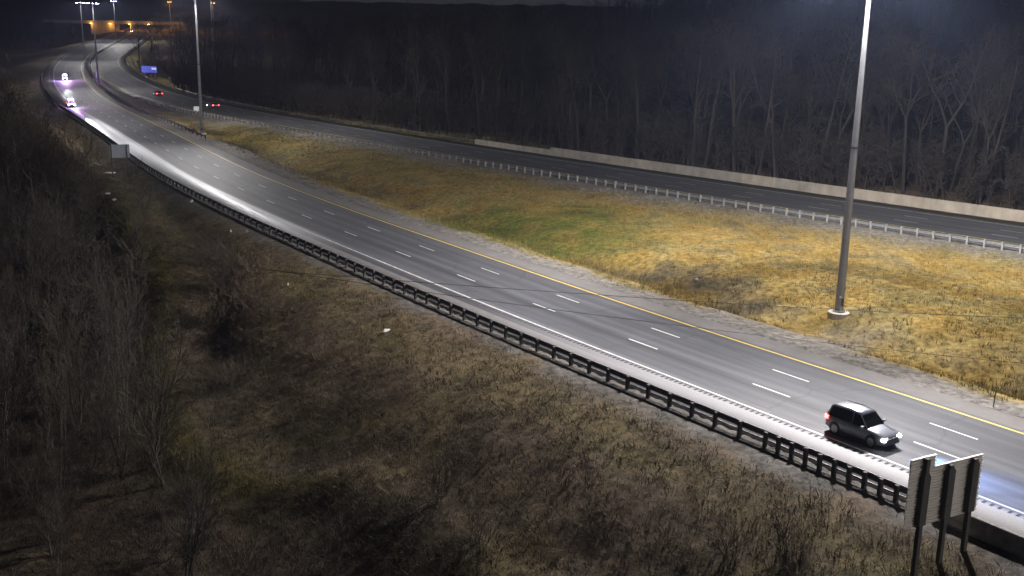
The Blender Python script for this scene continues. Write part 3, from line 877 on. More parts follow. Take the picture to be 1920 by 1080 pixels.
def make_car(label, cat, paint, kind='suv', lights=True, group=None, tail=True, head_power=0.0, name=None, lod=1):
    root = empty(name or 'car', (0, 0, 0), 0, label, cat, group)
    if kind == 'suv': L, Wd, H, belt, hood = 4.65, 1.86, 1.70, 1.02, 0.98
    else: L, Wd, H, belt, hood = 4.7, 1.82, 1.45, 0.92, 0.86
    hw = Wd / 2
    # lower body: stations (x, half width, bottom, top)
    st = [(-L / 2, .80, .42, .78), (-L / 2 + .06, .88, .34, belt - .06), (-L / 2 + .35, .96, .26, belt), (-1.3, 1, .22, belt + .02), (-.3, 1, .22, belt), (.55, 1, .22, belt - .02), (.95, .99, .22, hood + .02),
          (1.5, .97, .24, hood - .05), (2.0, .92, .28, hood - .14), (L / 2 - .1, .82, .32, hood - .24), (L / 2, .68, .40, hood - .34)]
    secs = []
    for x, w, b, t in st:
        w *= hw
        half = [(w * .90, b), (w * .985, b + .12), (w, b + (t - b) * .55), (w * .965, t - .07), (w * .90, t - .01), (w * .5, t + .02)]
        secs.append([(x, y, z) for y, z in half] + [(x, -y, z) for y, z in half[::-1]])
    link('body', loft(secs, paint, 'body', True), root)
    # cabin: windows all round in dark glass, pillars and roof in paint
    if kind == 'suv': cab = [(-L / 2 + .12, -L / 2 + .42), (1.02, .30)]
    else: cab = [(-1.75, -1.0), (1.05, .25)]
    (xr0, xr1), (xf0, xf1) = cab
    zt = H - .06
    bw, tw = hw * .93, hw * .72
    gl = [[(xr0, bw * .93, belt - .03), (xr0, -bw * .93, belt - .03), (xr1, -tw * .95, zt), (xr1, tw * .95, zt)],
          [(-.6, bw, belt - .03), (-.6, -bw, belt - .03), (-.6, -tw, zt + .03), (-.6, tw, zt + .03)],
          [(xf0, bw * .92, belt - .05), (xf0, -bw * .92, belt - .05), (xf1, -tw * .93, zt), (xf1, tw * .93, zt)]]
    link('windows', loft(gl, m_glass, 'windows', False), root)
    # roof
    rs = []
    for x, w, z in ((xr1 - .10, .92, zt - .05), (xr1 + .12, 1.0, zt + .01), (-.7, 1.04, zt + .07), (xf1 - .25, 1.0, zt + .03), (xf1 + .05, .94, zt - .03)):
        w *= tw
        rs.append([(x, w, z - .03), (x, w * .93, z + .03), (x, w * .5, z + .055), (x, -w * .5, z + .055), (x, -w * .93, z + .03), (x, -w, z - .03)])
    link('roof', loft(rs, paint, 'roof'), root)
    for sy in (1, -1):
        p = MB()
        p.tube([(xf0 - .02, sy * bw * .93, belt - .02), (xf1, sy * tw * .96, zt)], .035, 5)
        p.tube([(-.15, sy * bw * 1.005, belt - .02), (-.2, sy * tw * 1.02, zt + .02)], .035, 5)
        p.tube([(xr0 + .03, sy * bw * .95, belt - .02), (xr1, sy * tw * .97, zt)], .06, 5)
        p.build('pillars', paint, root)
        if lod: MB().box((.78, sy * (hw + .10), belt + .07), (.14, .2, .13)).build('mirror', paint, root)
        if kind == 'suv' and lod: MB().tube([(xr1 + .1, sy * tw * .9, H + .0), (-.6, sy * tw * .92, H + .06), (xf1 - .2, sy * tw * .9, H - .01)], .022, 5).build('roof_rail', m_steel, root)
        if lod:
            MB().box((.32, sy * (hw - .012), belt - .14), (.2, .05, .03)).build('handle', m_steel, root)
            MB().box((-.65, sy * (hw - .012), belt - .14), (.2, .05, .03)).build('handle', m_steel, root)
            MB().box((0.1, sy * (hw * .97), .30), (2.0, .06, .12)).build('sill', m_trim, root)
            MB().tube([(-1.5, sy * bw * 1.005, belt + .005), (.7, sy * bw * 1.005, belt - .015)], .014, 4).build('belt_trim', m_steel, root)
    wr = .36 if kind == 'suv' else .33
    tm = MB().lathe([(wr * .72, -.115), (wr * .95, -.115), (wr, -.08), (wr, .08), (wr * .95, .115), (wr * .72, .115)], 20, axis='y').mesh('tyre', m_rubber)
    rm = MB().lathe([(wr * .71, -.08), (wr * .71, .08)], 10, axis='y').mesh('rim', m_rim)
    am = MB().lathe([(wr * 1.18, -.02), (wr * 1.18, .02)], 20, axis='y').mesh('wheel_arch', m_trim)
    for x in (1.42, -1.42):
        for sy in (1, -1):
            link('wheel_arch', am, root, (x, sy * (hw - .02), wr + .03))
            w = link('wheel', tm, root, (x, sy * (hw - .09), wr))
            link('rim', rm, w, (0, sy * .045, 0))
    for sy in (1, -1):
        MB().box((L / 2 - .13, sy * hw * .68, hood - .33), (.26, .36, .15), rz=-sy * .38).build('headlight', m_head if lights else m_signwhite, root)
        MB().box((-L / 2 + .13, sy * hw * .80, belt - .12), (.26, .26, .22), rz=sy * .3).build('tail_light', m_tail if tail else m_trim, root)
    MB().box((L / 2 - .02, 0, hood - .42), (.10, 1.0, .2)).build('grille', m_trim, root)
    MB().box((L / 2 - .05, 0, .36), (.18, 1.3, .16)).build('bumper', m_trim, root)
    MB().box((-L / 2 + .06, 0, .42), (.18, 1.45, .2)).build('bumper', m_trim, root)
    MB().box((-L / 2 + .005, 0, .74), (.05, .5, .13)).build('licence_plate', m_signwhite, root)
    if head_power:
        for sy in (1, -1):
            ld = bpy.data.lights.new('headlight_beam', 'SPOT'); ld.energy = head_power; ld.color = (.16, .36, 1.0)
            ld.spot_size = math.radians(40); ld.spot_blend = 1.0; ld.shadow_soft_size = .06
            lo = bpy.data.objects.new('headlight_beam', ld); C.objects.link(lo); lo.parent = root
            lo.location = (L / 2 + .12, sy * hw * .66, hood - .32); lo.rotation_euler = (0, -math.radians(90 - 2.4), 0)
    return root

def put(o, line, s, d, away):
    h = line.heading(s)
    p = line.p(s, d, 0.003)
    o.location = p; o.rotation_euler = (0, 0, h if away else h + math.pi)

suv = make_car('dark grey hatchback with glowing tail and head lights driving in the right lane', 'car', m_suv, 'suv', head_power=26000)
suv.scale = (.86, .96, .98)
put(suv, NL, NL.s_of(20.15, 56.9), 8.6, False)
car = make_car('red-lit car with bright tail lights on the far road, further up the curve', 'car', m_red, 'sedan', lod=0)
put(car, FL, FL.s_of(-107.5, 323), 6.9, True)
car = make_car('car with red tail lights on the far road, beside the light mast', 'car', m_grey_car, 'sedan', lod=0)
put(car, FL, FL.s_of(-80, 284), 5.4, True)
for o in [car]: pass
car = make_car('distant car showing red lights under the left end of the overpass', 'car', m_grey_car, 'sedan', lod=0)
put(car, NL, NL.s_of(-322, 890), 9.0, True)
car = make_car('distant car with white headlights coming out under the overpass', 'car', m_grey_car, 'sedan', lod=0)
put(car, NL, NL.s_of(-312, 900), 2.0, False)

def police(label, s, d, front_power, bright):
    o = make_car(label, 'police car', m_police, 'suv', name='police_car', lod=0, group='police cars stopped on the shoulder')
    bar = MB().box((-.2, 0, 1.78), (.3, 1.2, .05)).build('light_bar', m_trim, o)
    mats = [m_beac_b, m_beac_b, m_beac_m, m_beac_m, m_beac_w] if bright else [m_beac_b, m_beac_b, m_beac_b, m_beac_m, m_beac_m]
    for k in range(5):
        MB().box((-.2, -.48 + .24 * k, 1.88), (.42, .225, .30)).build('beacon', mats[k], bar)
    for c_, e_, dy in (((.45, .3, 1), 3500, -.4), ((1, .55, 1), 3500, .4)):
        ld = bpy.data.lights.new('beacon_light', 'POINT'); ld.energy = e_ * (2 if bright else 1); ld.color = c_; ld.shadow_soft_size = .1
        lo = bpy.data.objects.new('beacon_light', ld); C.objects.link(lo); lo.parent = o; lo.location = (0, dy, 2.15)
    ld = bpy.data.lights.new('flood_light', 'SPOT'); ld.energy = front_power; ld.color = (.95, .97, 1.0)
    ld.spot_size = math.radians(5.0); ld.spot_blend = .8; ld.shadow_soft_size = .1
    lo = bpy.data.objects.new('flood_light', ld); C.objects.link(lo); lo.parent = o; lo.location = (.3, .1, 2.1)
    lo.rotation_euler = (0, -math.radians(90 - 1.2), 0)
    put(o, NL, s, d, False)
    return o
police('police car with dazzling white and magenta beacons, further up the shoulder', NL.s_of(-158, 384), 6.6, 60000, True)
police('police car with blue and purple beacons where the bright shoulder begins', NL.s_of(-110, 280), 11.4, 160000, False)

# ------------------------------------------------------------------ bare trees
class Tree:
    def __init__(self, seed):
        self.r = random.Random(seed); self.trunk = MB(); self.crown = MB()
    def limb(self, mb, p, d, L, r0_, r1_, nseg, n, wob, upb=0.0):
        pts, rad = [p.copy()], [r0_]
        q, dd = p.copy(), d.copy()
        for i in range(nseg):
            dd = (dd + Vector((self.r.gauss(0, wob), self.r.gauss(0, wob), self.r.gauss(0, wob) + upb))).normalized()
            q = q + dd * (L / nseg)
            pts.append(q.copy()); rad.append(r0_ + (r1_ - r0_) * (i + 1) / nseg)
        mb.tube(pts, rad, n, caps=False)
        return pts, rad, dd
    def side(self, d, ang):
        a = d.cross(Vector((self.r.gauss(0, 1), self.r.gauss(0, 1), self.r.gauss(0, 1)))).normalized()
        return (d * math.cos(ang) + a * math.sin(ang)).normalized()
    def branch(self, p, d, L, r, lvl, maxl, kids, ang, upb, rmin):
        pts, rad, dd = self.limb(self.crown, p, d, L, max(r, rmin), max(r * .35, rmin * .7), 4 if lvl < maxl else 2, 4 if lvl == 1 else 3, .16, upb)
        if lvl >= maxl: return
        for k in range(kids[lvl]):
            f = self.r.uniform(.25, 1.0)
            i = min(int(f * (len(pts) - 1)), len(pts) - 2); t = f * (len(pts) - 1) - i
            q = pts[i].lerp(pts[i + 1], t)
            ld = (pts[i + 1] - pts[i]).normalized()
            self.branch(q, self.side(ld, self.r.uniform(ang * .6, ang * 1.25)), L * self.r.uniform(.35, .62), max(rad[i] * .5, rmin), lvl + 1, maxl, kids, ang, upb, rmin)

def forest_tree(seed, H, fork):
    T = Tree(seed); R = T.r
    r = .012 * H + .03
    base = Vector((0, 0, -.6))
    th = H * (R.uniform(.38, .5) if fork else R.uniform(.8, .9))
    pts, rad, dd = T.limb(T.trunk, base, Vector((R.gauss(0, .05), R.gauss(0, .05), 1)).normalized(), th + .6, r, r * (.7 if fork else .22), 8, 7, .035 if fork else .03, .01)
    starts = []
    if fork:
        for k in range(R.choice((2, 3, 3))):
            d = T.side(dd, R.uniform(.25, .55))
            lp, lr, ld = T.limb(T.trunk, pts[-1], d, H - th, r * .6, r * .12, 7, 5, .09, .05)
            starts += [(lp, lr)]
    else: starts = [(pts, rad)]
    nb = 15 if not fork else 9
    for lp, lr in starts:
        for k in range(nb):
            f = R.uniform(.32 if not fork else .12, 1.0)
            i = min(int(f * (len(lp) - 1)), len(lp) - 2); t = f * (len(lp) - 1) - i
            q = lp[i].lerp(lp[i + 1], t)
            a = R.uniform(0, 6.283)
            d = Vector((math.cos(a), math.sin(a), R.uniform(.35, 1.1))).normalized()
            T.branch(q, d, H * R.uniform(.13, .25) * (1.1 - .5 * f), lr[i] * .42, 1, 3, (0, 6, 4), .75, .05, .016)
    return T

def thicket_tree(seed, H):
    T = Tree(seed); R = T.r
    for k in range(R.choice((1, 2, 2, 3))):
        d = Vector((R.gauss(0, .14), R.gauss(0, .14), 1)).normalized()
        pts, rad, dd = T.limb(T.trunk, Vector((R.gauss(0, .15), R.gauss(0, .15), -.4)), d, H * R.uniform(.75, 1), .055 + H * .004, .014, 8, 5, .05, .03)
        for b in range(20):
            f = R.uniform(.12, 1)
            i = min(int(f * (len(pts) - 1)), len(pts) - 2); t = f * (len(pts) - 1) - i
            q = pts[i].lerp(pts[i + 1], t)
            a = R.uniform(0, 6.283)
            d = Vector((math.cos(a) * .75, math.sin(a) * .75, R.uniform(.6, 1.3))).normalized()
            T.branch(q, d, H * R.uniform(.14, .3), rad[i] * .45, 1, 3, (0, 6, 3), .5, .10, .010)
    return T

def shrub(seed, H, n):
    T = Tree(seed); R = T.r
    for k in range(n):
        d = Vector((R.gauss(0, .5), R.gauss(0, .5), 1)).normalized()
        q = Vector((R.gauss(0, .5) * H * .4, R.gauss(0, .5) * H * .4, -.15))
        T.branch(q, d, H * R.uniform(.5, 1), .022, 1, 3, (0, 6, 4), .6, .06, .008)
    return T

def tree_proto(T, mat):
    return (T.trunk.mesh('trunk', mat) if T.trunk.v else None, T.crown.mesh('crown', mat))

def plant(name, proto, x, y, rz, sc, label, cat, group, z=None, crown='crown', tilt=0.0):
    o = empty(name, (x, y, gz(x, y) if z is None else z), rz, label, cat, group)
    o.rotation_euler = (random.gauss(0, tilt), random.gauss(0, tilt), rz)
    o.scale = (sc, sc, sc)
    if proto[0]: link('trunk', proto[0], o)
    link(crown, proto[1], o)
    return o

FORK = [tree_proto(forest_tree(100 + k, 21, True), m_bark_pale if k == 0 else m_bark) for k in range(4)]
TALL = [tree_proto(forest_tree(200 + k, 23, False), m_bark) for k in range(4)]
THICK = [tree_proto(thicket_tree(300 + k, 10), m_bark_near) for k in range(6)]
LEFT = [tree_proto(forest_tree(500 + k, 15, k % 2 == 0), m_bark_near) for k in range(4)]
SHRUB = [tree_proto(shrub(400 + k, 2.2, 16), m_bark_brush) for k in range(4)]

def bulk_z(pts):
    return height(np.array(pts, float))

# wood beyond the far road, individually
spots = []
def near_road(p):
    return FL.sd(np.array([p], float))[1][0] > -6.0
tries = 0
while len(spots) < 290 and tries < 20000:
    tries += 1
    s = random.uniform(60, 560); d = -random.uniform(1.2, 6.2) ** 2 - 4.5
    if random.random() > math.exp(-max(0, s - 160) / 260): continue
    q = FL.at(s, d)
    if any((q[0] - a) ** 2 + (q[1] - b) ** 2 < 4.5 for a, b in spots[-150:]): continue
    if q[1] < 402 and abs(q[0] / q[1] + 0.34) < 0.022: continue      # the sign stands clear of the trees
    spots.append((float(q[0]), float(q[1])))
zz = bulk_z(spots)
# a few trees that stand out
special = [((60.5, 149.5), FORK[0], 0.4, 1.08, 'pale forked tree with wide limbs standing behind the concrete wall, right of the tall mast'),
           ((71.5, 150.5), FORK[1], 2.1, 1.10, 'tall twin-stemmed tree at the right end of the wood behind the wall'),
           ((47.5, 158), FORK[2], 1.0, 0.85, 'slender grey tree just right of the tall mast behind the wall'),
           ((30.5, 178), FORK[3], 4.0, 0.9, 'leaning forked tree left of the tall mast, at the front of the wood')]
for (x, y), pr, rz, sc, lab in special:
    plant('bare_tree', pr, x, y, rz, sc, lab, 'tree', 'trees of the wood behind the far road')
for (x, y), z in zip(spots, zz):
    k = random.random()
    pr = random.choice(FORK) if k < .62 else random.choice(TALL)
    left = x < 0
    fork = pr in FORK
    sc = random.choice((random.uniform(.5, .8), random.uniform(.75, 1.2), random.uniform(.8, 1.2)))
    dep = -FL.sd(np.array([(x, y)]))[1][0]
    lab = '%s bare %s tree %s, %s' % ('small' if sc < .82 else 'tall' if sc > 1 else 'middling', 'forked' if fork else 'straight', 'at the front of the wood' if dep < 11 else 'amid the wood' if dep < 24 else 'deep in the wood',
                                      'left of the concrete wall' if left else 'behind the concrete wall')
    plant('bare_tree', pr, x, y, random.uniform(0, 6.28), sc, lab, 'tree', 'trees of the wood behind the far road', float(z), tilt=.06)

# thicket on the low ground left of the near road
spots = []
tries = 0
while len(spots) < 280 and tries < 40000:
    tries += 1
    s = random.uniform(NL.s_of(14, 78), NL.s_of(-160, 395)); d = N_RAIL + random.uniform(8, 70)
    q = NL.at(s, d)
    Y = q[1]; X = q[0]
    if Y < 44: continue
    u = (X / (Y + 6)) * 1986 + 960          # bearing from the verge camera pole
    lim = 300 if Y < 110 else 250 - (Y - 110) * .55
    if u > lim + 30 or u < -160: continue
    if d - N_RAIL < rib_e(s) + 3.5: continue
    if Y > 150 and random.random() < .55: continue
    if any((q[0] - a) ** 2 + (q[1] - b) ** 2 < 2.0 for a, b in spots): continue
    spots.append((float(q[0]), float(q[1])))
zz = bulk_z(spots)
for (x, y), z in zip(spots, zz):
    lab = 'slender bare thicket tree %s, %s' % ('on low ground' if z < -5.5 else 'partway up the bank', 'nearest the camera' if y < 75 else 'in the middle depth' if y < 130 else 'far back by the road')
    plant('thicket_tree', random.choice(THICK), x, y, random.uniform(0, 6.28), random.uniform(.65, 1.15) * (1 if y > 80 else .9), lab, 'tree', 'trees of the thicket left of the road', float(z), tilt=.05)
n_ = 0
while n_ < 64:
    sv = random.uniform(215, 400); q = NL.at(sv, N_RAIL + random.uniform(16, 75))
    u = (q[0] / (q[1] * .97 + 6)) * 1986 + 960
    if u > 135 or u < -80: continue
    n_ += 1
    plant('bare_tree', random.choice(LEFT), float(q[0]), float(q[1]), random.uniform(0, 6.28), random.uniform(.7, 1.25), 'taller bare tree at the back of the thicket, upper left, below the road', 'tree', 'taller trees at the back of the thicket', tilt=.05)
for (x, y, k, sc, lab) in [(-23.6, 65.0, 1, 1.0, 'dark many-stemmed bare tree with spreading stems at the right edge of the thicket'), (-50, 102, 3, 1.15, 'pale slanting stem in the thicket at far left'),
                           (-46.5, 102, 4, 1.1, 'pale bent stem in the thicket, right of the slanting one'), (-25.8, 72.5, 5, .75, 'small thin tree right behind the dark many-stemmed tree')]:
    plant('thicket_tree', THICK[k], x, y, 1.0 + k, sc, lab, 'tree', 'trees of the thicket left of the road')

# shrubs and brush clumps
for (x, y, sc, lab) in [(-30.8, 106.3, 1.5, 'tall dark brush clump halfway along the grassy rib'), (-26.7, 97.5, 1.9, 'largest dark brush clump in the row beside the grassy rib'), (-23.0, 91.5, 1.5, 'dark brush clump right of the largest one'),
                        (-26.7, 91.2, 1.4, 'dark brush clump at the foot of the grassy rib'), (-24.6, 98.2, 1.4, 'low dark brush clump on the upper side of the row'), (-28.5, 101.5, 1.7, 'dark brush clump close behind the largest one'),
                        (-33.8, 112, 1.2, 'small dark brush clump at the upper end of the row'), (-20.5, 87.5, 1.1, 'small dark brush clump at the lower end of the row'), (-21.5, 77, .9, 'pale weed clump on the dim slope below the brush row'),
                        (-3.7, 55.6, 1.2, 'dark twiggy shrub at the bottom middle of the bank'),
                        (13.0, 45.2, .9, 'thin leafless shrub at the foot of the bank near the big sign'), (10.6, 45.6, .8, 'leafless shrub left of the one near the big sign'),
                        (-65.8, 217.8, .8, 'small dark round shrub beside the mast at the tip of the median'),
                        (-1.5, 50, .9, 'dim leafless shrub at the bottom edge of the bank'), (-9, 52, 1.1, 'pale twiggy shrub low on the bank, left of the middle')]:
    plant('shrub', random.choice(SHRUB), x, y, random.uniform(0, 6.28), sc, lab, 'shrub', None, crown='stems')

n_ = 0
while n_ < 34:          # low brush in the near corner of the thicket
    sv = random.uniform(118, 165); q = NL.at(sv, N_RAIL + rib_e(sv) + random.uniform(4, 26))
    if q[1] < 45: continue
    n_ += 1
    plant('shrub', random.choice(SHRUB), float(q[0]), float(q[1]), random.uniform(0, 6.28), random.uniform(.6, 1.4), 'leafless shrub among the brush in the dark lower left corner', 'shrub', 'shrubs in the dark lower left corner', crown='stems')
n_ = 0
while n_ < 26:
    sv = random.uniform(120, 175); q = NL.at(sv, N_RAIL + rib_e(sv) + random.uniform(5, 30))
    if q[1] < 47: continue
    n_ += 1
    plant('thicket_tree', random.choice(THICK), float(q[0]), float(q[1]), random.uniform(0, 6.28), random.uniform(.45, .8), 'small thin bare tree low in the near corner of the thicket', 'tree', 'trees of the thicket left of the road', tilt=.08)

# far wood up to the ridge: one mass of bare trees
def mass(name, n, fn, H, seed, label, lean=.06, wm=1.0, mat=None):
    r = np.random.default_rng(seed)
    P = fn(r, n)
    fl = fields(P)
    z = height(P, fl)
    V, Fc = [], []
    nb = 26
    m = len(P)
    hts = H * r.uniform(.65, 1.15, m)
    def strips(B, T, w0, w1, flat=False):
        w0 = w0 * wm; w1 = w1 * wm
        """crossed tapered blades from B to T"""
        k = len(B)
        D = T - B; D /= np.linalg.norm(D, axis=1)[:, None] + 1e-9
        a = r.uniform(0, 6.283, k); A = np.stack([np.cos(a), np.sin(a), np.zeros(k)], 1)
        S = np.cross(D, A); S /= np.linalg.norm(S, axis=1)[:, None] + 1e-9
        S2 = np.cross(D, S)
        i0 = sum(len(v) for v in V)
        if flat:             # a twig: one tapered sliver
            w0 = w0 * 1.2; w1 = w1 * 1.2
            vs = np.stack([B - S * w0[:, None], B + S * w0[:, None], T + S * w1[:, None], T - S * w1[:, None]], 1)
            V.append(vs.reshape(-1, 3)); Fc.append(i0 + np.arange(k)[:, None] * 4 + np.arange(4)[None])
            return
        c3 = [S, -.5 * S + .866 * S2, -.5 * S - .866 * S2]
        vs = np.stack([B + c * w0[:, None] for c in c3] + [T + c * w1[:, None] for c in c3], 1)
        V.append(vs.reshape(-1, 3))
        q = i0 + np.arange(k)[:, None] * 6
        for f in ((0, 1, 4, 3), (1, 2, 5, 4), (2, 0, 3, 5)):
            Fc.append(q + np.array(f)[None])
    base = np.column_stack([P, z - .4])
    top = base + np.column_stack([r.normal(0, lean, (m, 2)) * hts[:, None], hts])
    strips(base, top, .010 * hts + .03, np.full(m, .03))
    f = r.uniform(.25, .95, (m, nb, 1))
    b0 = (base[:, None] * (1 - f) + top[:, None] * f).reshape(-1, 3)
    an = r.uniform(0, 6.283, m * nb)
    bl = np.repeat(hts, nb) * r.uniform(.10, .26, m * nb)
    d = np.stack([np.cos(an), np.sin(an), r.uniform(.3, 1.3, m * nb)], 1); d /= np.linalg.norm(d, axis=1)[:, None]
    b1 = b0 + d * bl[:, None]
    strips(b0, b1, np.full(m * nb, .05), np.full(m * nb, .015))
    for rep in range(3):
        g = r.uniform(.3, 1, (m * nb, 1))
        c0 = b0 * (1 - g) + b1 * g
        d2 = d + r.normal(0, .55, d.shape); d2 /= np.linalg.norm(d2, axis=1)[:, None]
        strips(c0, c0 + d2 * (bl * r.uniform(.3, .6, m * nb))[:, None], np.full(m * nb, .025), np.full(m * nb, .01), flat=True)
    me = np_mesh(name, np.concatenate(V), np.concatenate(Fc), mat or m_bark)
    return tag(link(name, me), label, kind='stuff')

def ridge(r, n):
    out = []
    while len(out) < n:
        q = FL.at(r.uniform(20, 900), -r.uniform(40, 470))
        if q[1] > 90: out.append(q)
    return np.array(out)
mass('far_wood', 1700, ridge, 16, 5, 'dark leafless wood covering the rising ground up to the ridge')
def crest(r, n):
    out = []
    while len(out) < n:
        q = FL.at(r.uniform(20, 900), -r.uniform(330, 520))
        if q[1] > 90: out.append(q)
    return np.array(out)
mass('far_wood', 1100, crest, 17, 15, 'uneven tree tops of the dark wood along the ridge', lean=.08, wm=3.0, mat=m_bark_dark)
def lefthill(r, n):
    out = []
    while len(out) < n:
        q = NL.at(r.uniform(380, 1150), r.uniform(45, 420))
        out.append(q)
    return np.array(out)
mass('far_wood', 420, lefthill, 15, 6, 'dark leafless wood on the hillside at far left', wm=1.6, mat=m_bark_dark)

# ------------------------------------------------------------------ dry grass, brush and weeds
def blades(name, P, tint, hmin, hmax, per, width, label, spread=.22, lean=.55, seed=1):
    r = np.random.default_rng(seed)
    z = height(P)
    m = len(P) * per
    B = np.repeat(np.column_stack([P, z]), per, 0)
    a = r.uniform(0, 6.283, m); rad = spread * np.sqrt(r.random(m))
    B[:, 0] += np.cos(a) * rad; B[:, 1] += np.sin(a) * rad; B[:, 2] -= .03
    h = r.uniform(hmin, hmax, m) * np.repeat(r.uniform(.6, 1.25, len(P)), per)
    la = a + r.normal(0, .7, m); ll = np.abs(r.normal(0, lean, m)) * h
    T = B + np.column_stack([np.cos(la) * ll, np.sin(la) * ll, h])
    wa = r.uniform(0, 6.283, m); wd = width * r.uniform(.6, 1.4, m)
    S = np.column_stack([np.cos(wa) * wd, np.sin(wa) * wd, np.zeros(m)])
    V = np.stack([B - S, B + S, T], 1).reshape(-1, 3)
    Fc = np.arange(m * 3).reshape(-1, 3)
    col = np.repeat(tint * r.uniform(.6, 1.45, (len(P), 1)), per, 0) * r.uniform(.5, 1.5, (m, 1)) * (1 + r.normal(0, .06, (m, 3)))
    col = np.repeat(np.clip(col, .004, .85), 3, 0)
    o = link(name, np_mesh(name, V, Fc, m_blades, {'tint': col}))
    return tag(o, label, kind='stuff')

def sample(n, x0, x1, y0, y1, keep):
    P = np.column_stack([rng.uniform(x0, x1, n), rng.uniform(y0, y1, n)])
    fl = fields(P)
    k = keep(P, fl)
    return P[k], tuple(f[k] for f in fl)

def median_keep(P, fl):
    sn, dn, sf, df = fl
    gi = -dn + N_IN; gf = df - F_RAIL
    n = vnoise(P[:, 0], P[:, 1], 2.2, 12)
    pad = pad_at(P)
    pr = sstep(1.6, 3.8, gi + 1.0 * n) * sstep(.3, 5.0, gf + n) * (1 - np.clip(pad, 0, .93)) * np.clip(1.25 - P[:, 1] / 260, .35, 1)
    return (gi > .5) & (gf > .3) & (rng.random(len(P)) < pr)
P, fl = sample(95000, -75, 75, 50, 235, median_keep)
blades('dry_grass', P, ground_tint(P, fl), .12, .42, 8, .022, 'golden dry grass and weeds covering the median between the roads', seed=2)
def bank_keep(P, fl):
    sn, dn, sf, df = fl
    e = dn - N_RAIL
    n = vnoise(P[:, 0], P[:, 1], 3.0, 31)
    vis = np.abs(P[:, 0]) < (P[:, 1] + 8) * .56
    return vis & (e > 1.3) & (rng.random(len(P)) < sstep(1.0, 4.5, e + 1.0 * n) * np.clip(1.25 - P[:, 1] / 190, .25, 1))
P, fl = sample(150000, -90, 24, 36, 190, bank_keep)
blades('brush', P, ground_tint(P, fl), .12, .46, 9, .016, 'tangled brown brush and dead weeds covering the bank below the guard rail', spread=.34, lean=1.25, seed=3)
def tall_keep(P, fl):
    e = fl[1] - N_RAIL
    n = vnoise(P[:, 0], P[:, 1], 5.0, 41)
    vis = np.abs(P[:, 0]) < (P[:, 1] + 8) * .56
    return vis & (e > 7) & (n > .15)
P, fl = sample(9000, -90, 20, 38, 170, tall_keep)
blades('tall_weeds', P, ground_tint(P, fl) * 1.1, .35, .85, 9, .014, 'tall dead weed stalks standing in clumps on the bank', spread=.35, lean=.35, seed=4)
def ditch_keep(P, fl):
    gi = -fl[1] + N_IN; gf = fl[3] - F_RAIL
    n = vnoise(P[:, 0], P[:, 1], 6, 11)
    return (gf > 4) & (np.abs(gi - 7.6) < 2.2) & (n > -.15)
P, fl = sample(30000, -50, 60, 50, 185, ditch_keep)
blades('ditch_weeds', P, ground_tint(P, fl), .4, .95, 9, .016, 'dark weeds along the ditch in the median', spread=.3, lean=.4, seed=5)

# ------------------------------------------------------------------ litter
def litter(x, y, w, label):
    z = gz(x, y)
    bm = bmesh.new()
    bmesh.ops.create_icosphere(bm, subdivisions=2, radius=.5)
    r = random.Random(int(x * 100))
    for v in bm.verts:
        v.co = Vector((v.co.x * w * r.uniform(.8, 1.25), v.co.y * w * .5 * r.uniform(.7, 1.3), v.co.z * .28 * r.uniform(.5, 1.5)))
    me = bpy.data.meshes.new('litter'); bm.to_mesh(me); bm.free(); me.materials.append(m_litter)
    o = link('litter', me, None, (x, y, z + .22), (r.uniform(-.3, .3), r.uniform(-.3, .3), r.uniform(0, 3)))
    tag(o, label, 'litter', 'litter caught in the brush')
litter(-62.8, 163.4, 2.3, 'largest white scrap of litter, below the grey sign back')
litter(-68.7, 173.9, 1.5, 'pale scrap of litter above and left of the largest one')
litter(-41.0, 133.5, .5, 'small white scrap near the guard rail on the upper bank')
litter(-9.7, 78.9, .7, 'white scrap lying on the middle of the bank')
litter(-10.1, 62.6, .22, 'small white scrap low on the bank above the dark shrub')
litter(-54.6, 141.1, .7, 'grey-white scrap at the edge of the thicket')
litter(-52.2, 136.9, .6, 'second grey-white scrap at the edge of the thicket, just below the first')
litter(-31.2, 115.1, .4, 'left one of two white scraps close together below the rail')
litter(-29.2, 114.1, .4, 'right one of two white scraps close together below the rail')
litter(9.1, 56.1, .2, 'tiny white scrap under the near half of the guard rail')
litter(17.5, 98.0, .35, 'white bottle lying in the median ditch weeds')
litter(-20.5, 94.1, .25, 'tiny white scrap beside the row of brush clumps')

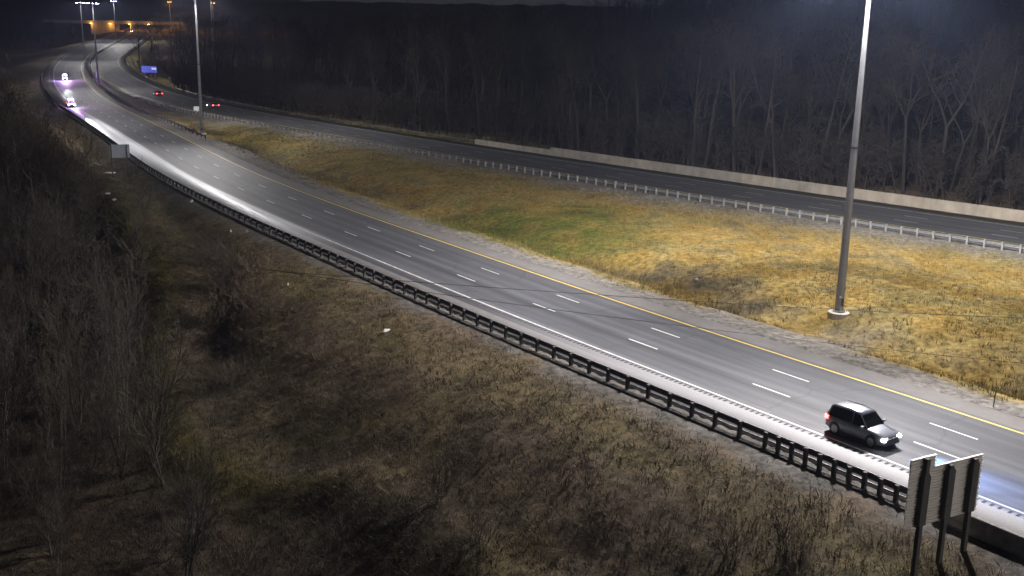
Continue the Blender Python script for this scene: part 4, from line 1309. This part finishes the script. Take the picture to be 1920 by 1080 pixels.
# ------------------------------------------------------------------ overhead cables
def cable(pts, label):
    p = np.array(pts, float)
    t = np.linspace(0, 1, len(p)); q = np.linspace(0, 1, 60)
    cf = [np.polyfit(t, p[:, i], 2) for i in range(3)]
    X = np.stack([np.polyval(c, q) for c in cf], 1)
    o = MB().tube([tuple(x) for x in X], .011, 6).build('overhead_cable', m_cable, None)
    tag(o, label, 'cable', 'overhead cables crossing the view')
def ray(px, py, Y):
    x = (px - 960) / 1986.6; y = -(py - 540) / 1986.6
    d = rt * x + up * y + fw
    return tuple(Vector((0, 0, CAM_Z)) + d * (Y / d.y))
cable([ray(-200, 452, 46), ray(900, 528, 46), ray(1369, 572, 46), ray(1920, 596, 46), ray(2600, 612, 46)], 'upper of two thin black cables strung across the view')
cable([ray(-200, 400, 46), ray(900, 556, 46), ray(1275, 611, 46), ray(1920, 680, 46), ray(2600, 735, 46)], 'lower of two thin black cables strung across the view')

def left_under(r, n):
    out = []
    while len(out) < n:
        sv = r.uniform(118, 330)
        q = NL.at(sv, N_RAIL + rib_e(sv) + 3 + r.uniform(0, 55))
        if q[1] > 84: out.append(q)
    return np.array(out)
mass('undergrowth', 1100, left_under, 5.5, 9, 'thin dark saplings filling the thicket left of the road', lean=.16, mat=m_bark_dark)

# saplings and undergrowth filling the wood behind the wall
def under(r, n):
    out = []
    while len(out) < n:
        q = FL.at(r.uniform(55, 520), -(4.6 + r.uniform(0.3, 6.3) ** 2))
        if not (q[1] < 402 and abs(q[0] / q[1] + 0.34) < 0.02): out.append(q)
    return np.array(out)
mass('undergrowth', 2050, under, 7.5, 8, 'thin saplings and undergrowth between the trees of the wood', lean=.22)

# night haze
hz = MB().box((-84, 1274, 45), (2930, 2700, 112)).build('haze', None)
hm_ = bpy.data.materials.new('haze'); hm_.use_nodes = True
hm_.node_tree.nodes.clear()
pv = hm_.node_tree.nodes.new('ShaderNodeVolumePrincipled'); ou = hm_.node_tree.nodes.new('ShaderNodeOutputMaterial')
pv.inputs['Color'].default_value = (0.52, 0.63, 1.0, 1); pv.inputs['Density'].default_value = 0.00011; pv.inputs['Anisotropy'].default_value = 0.2
hm_.node_tree.links.new(pv.outputs[0], ou.inputs['Volume'])
hz.data.materials.append(hm_)
tag(hz, 'thin night haze over the highway', kind='stuff')
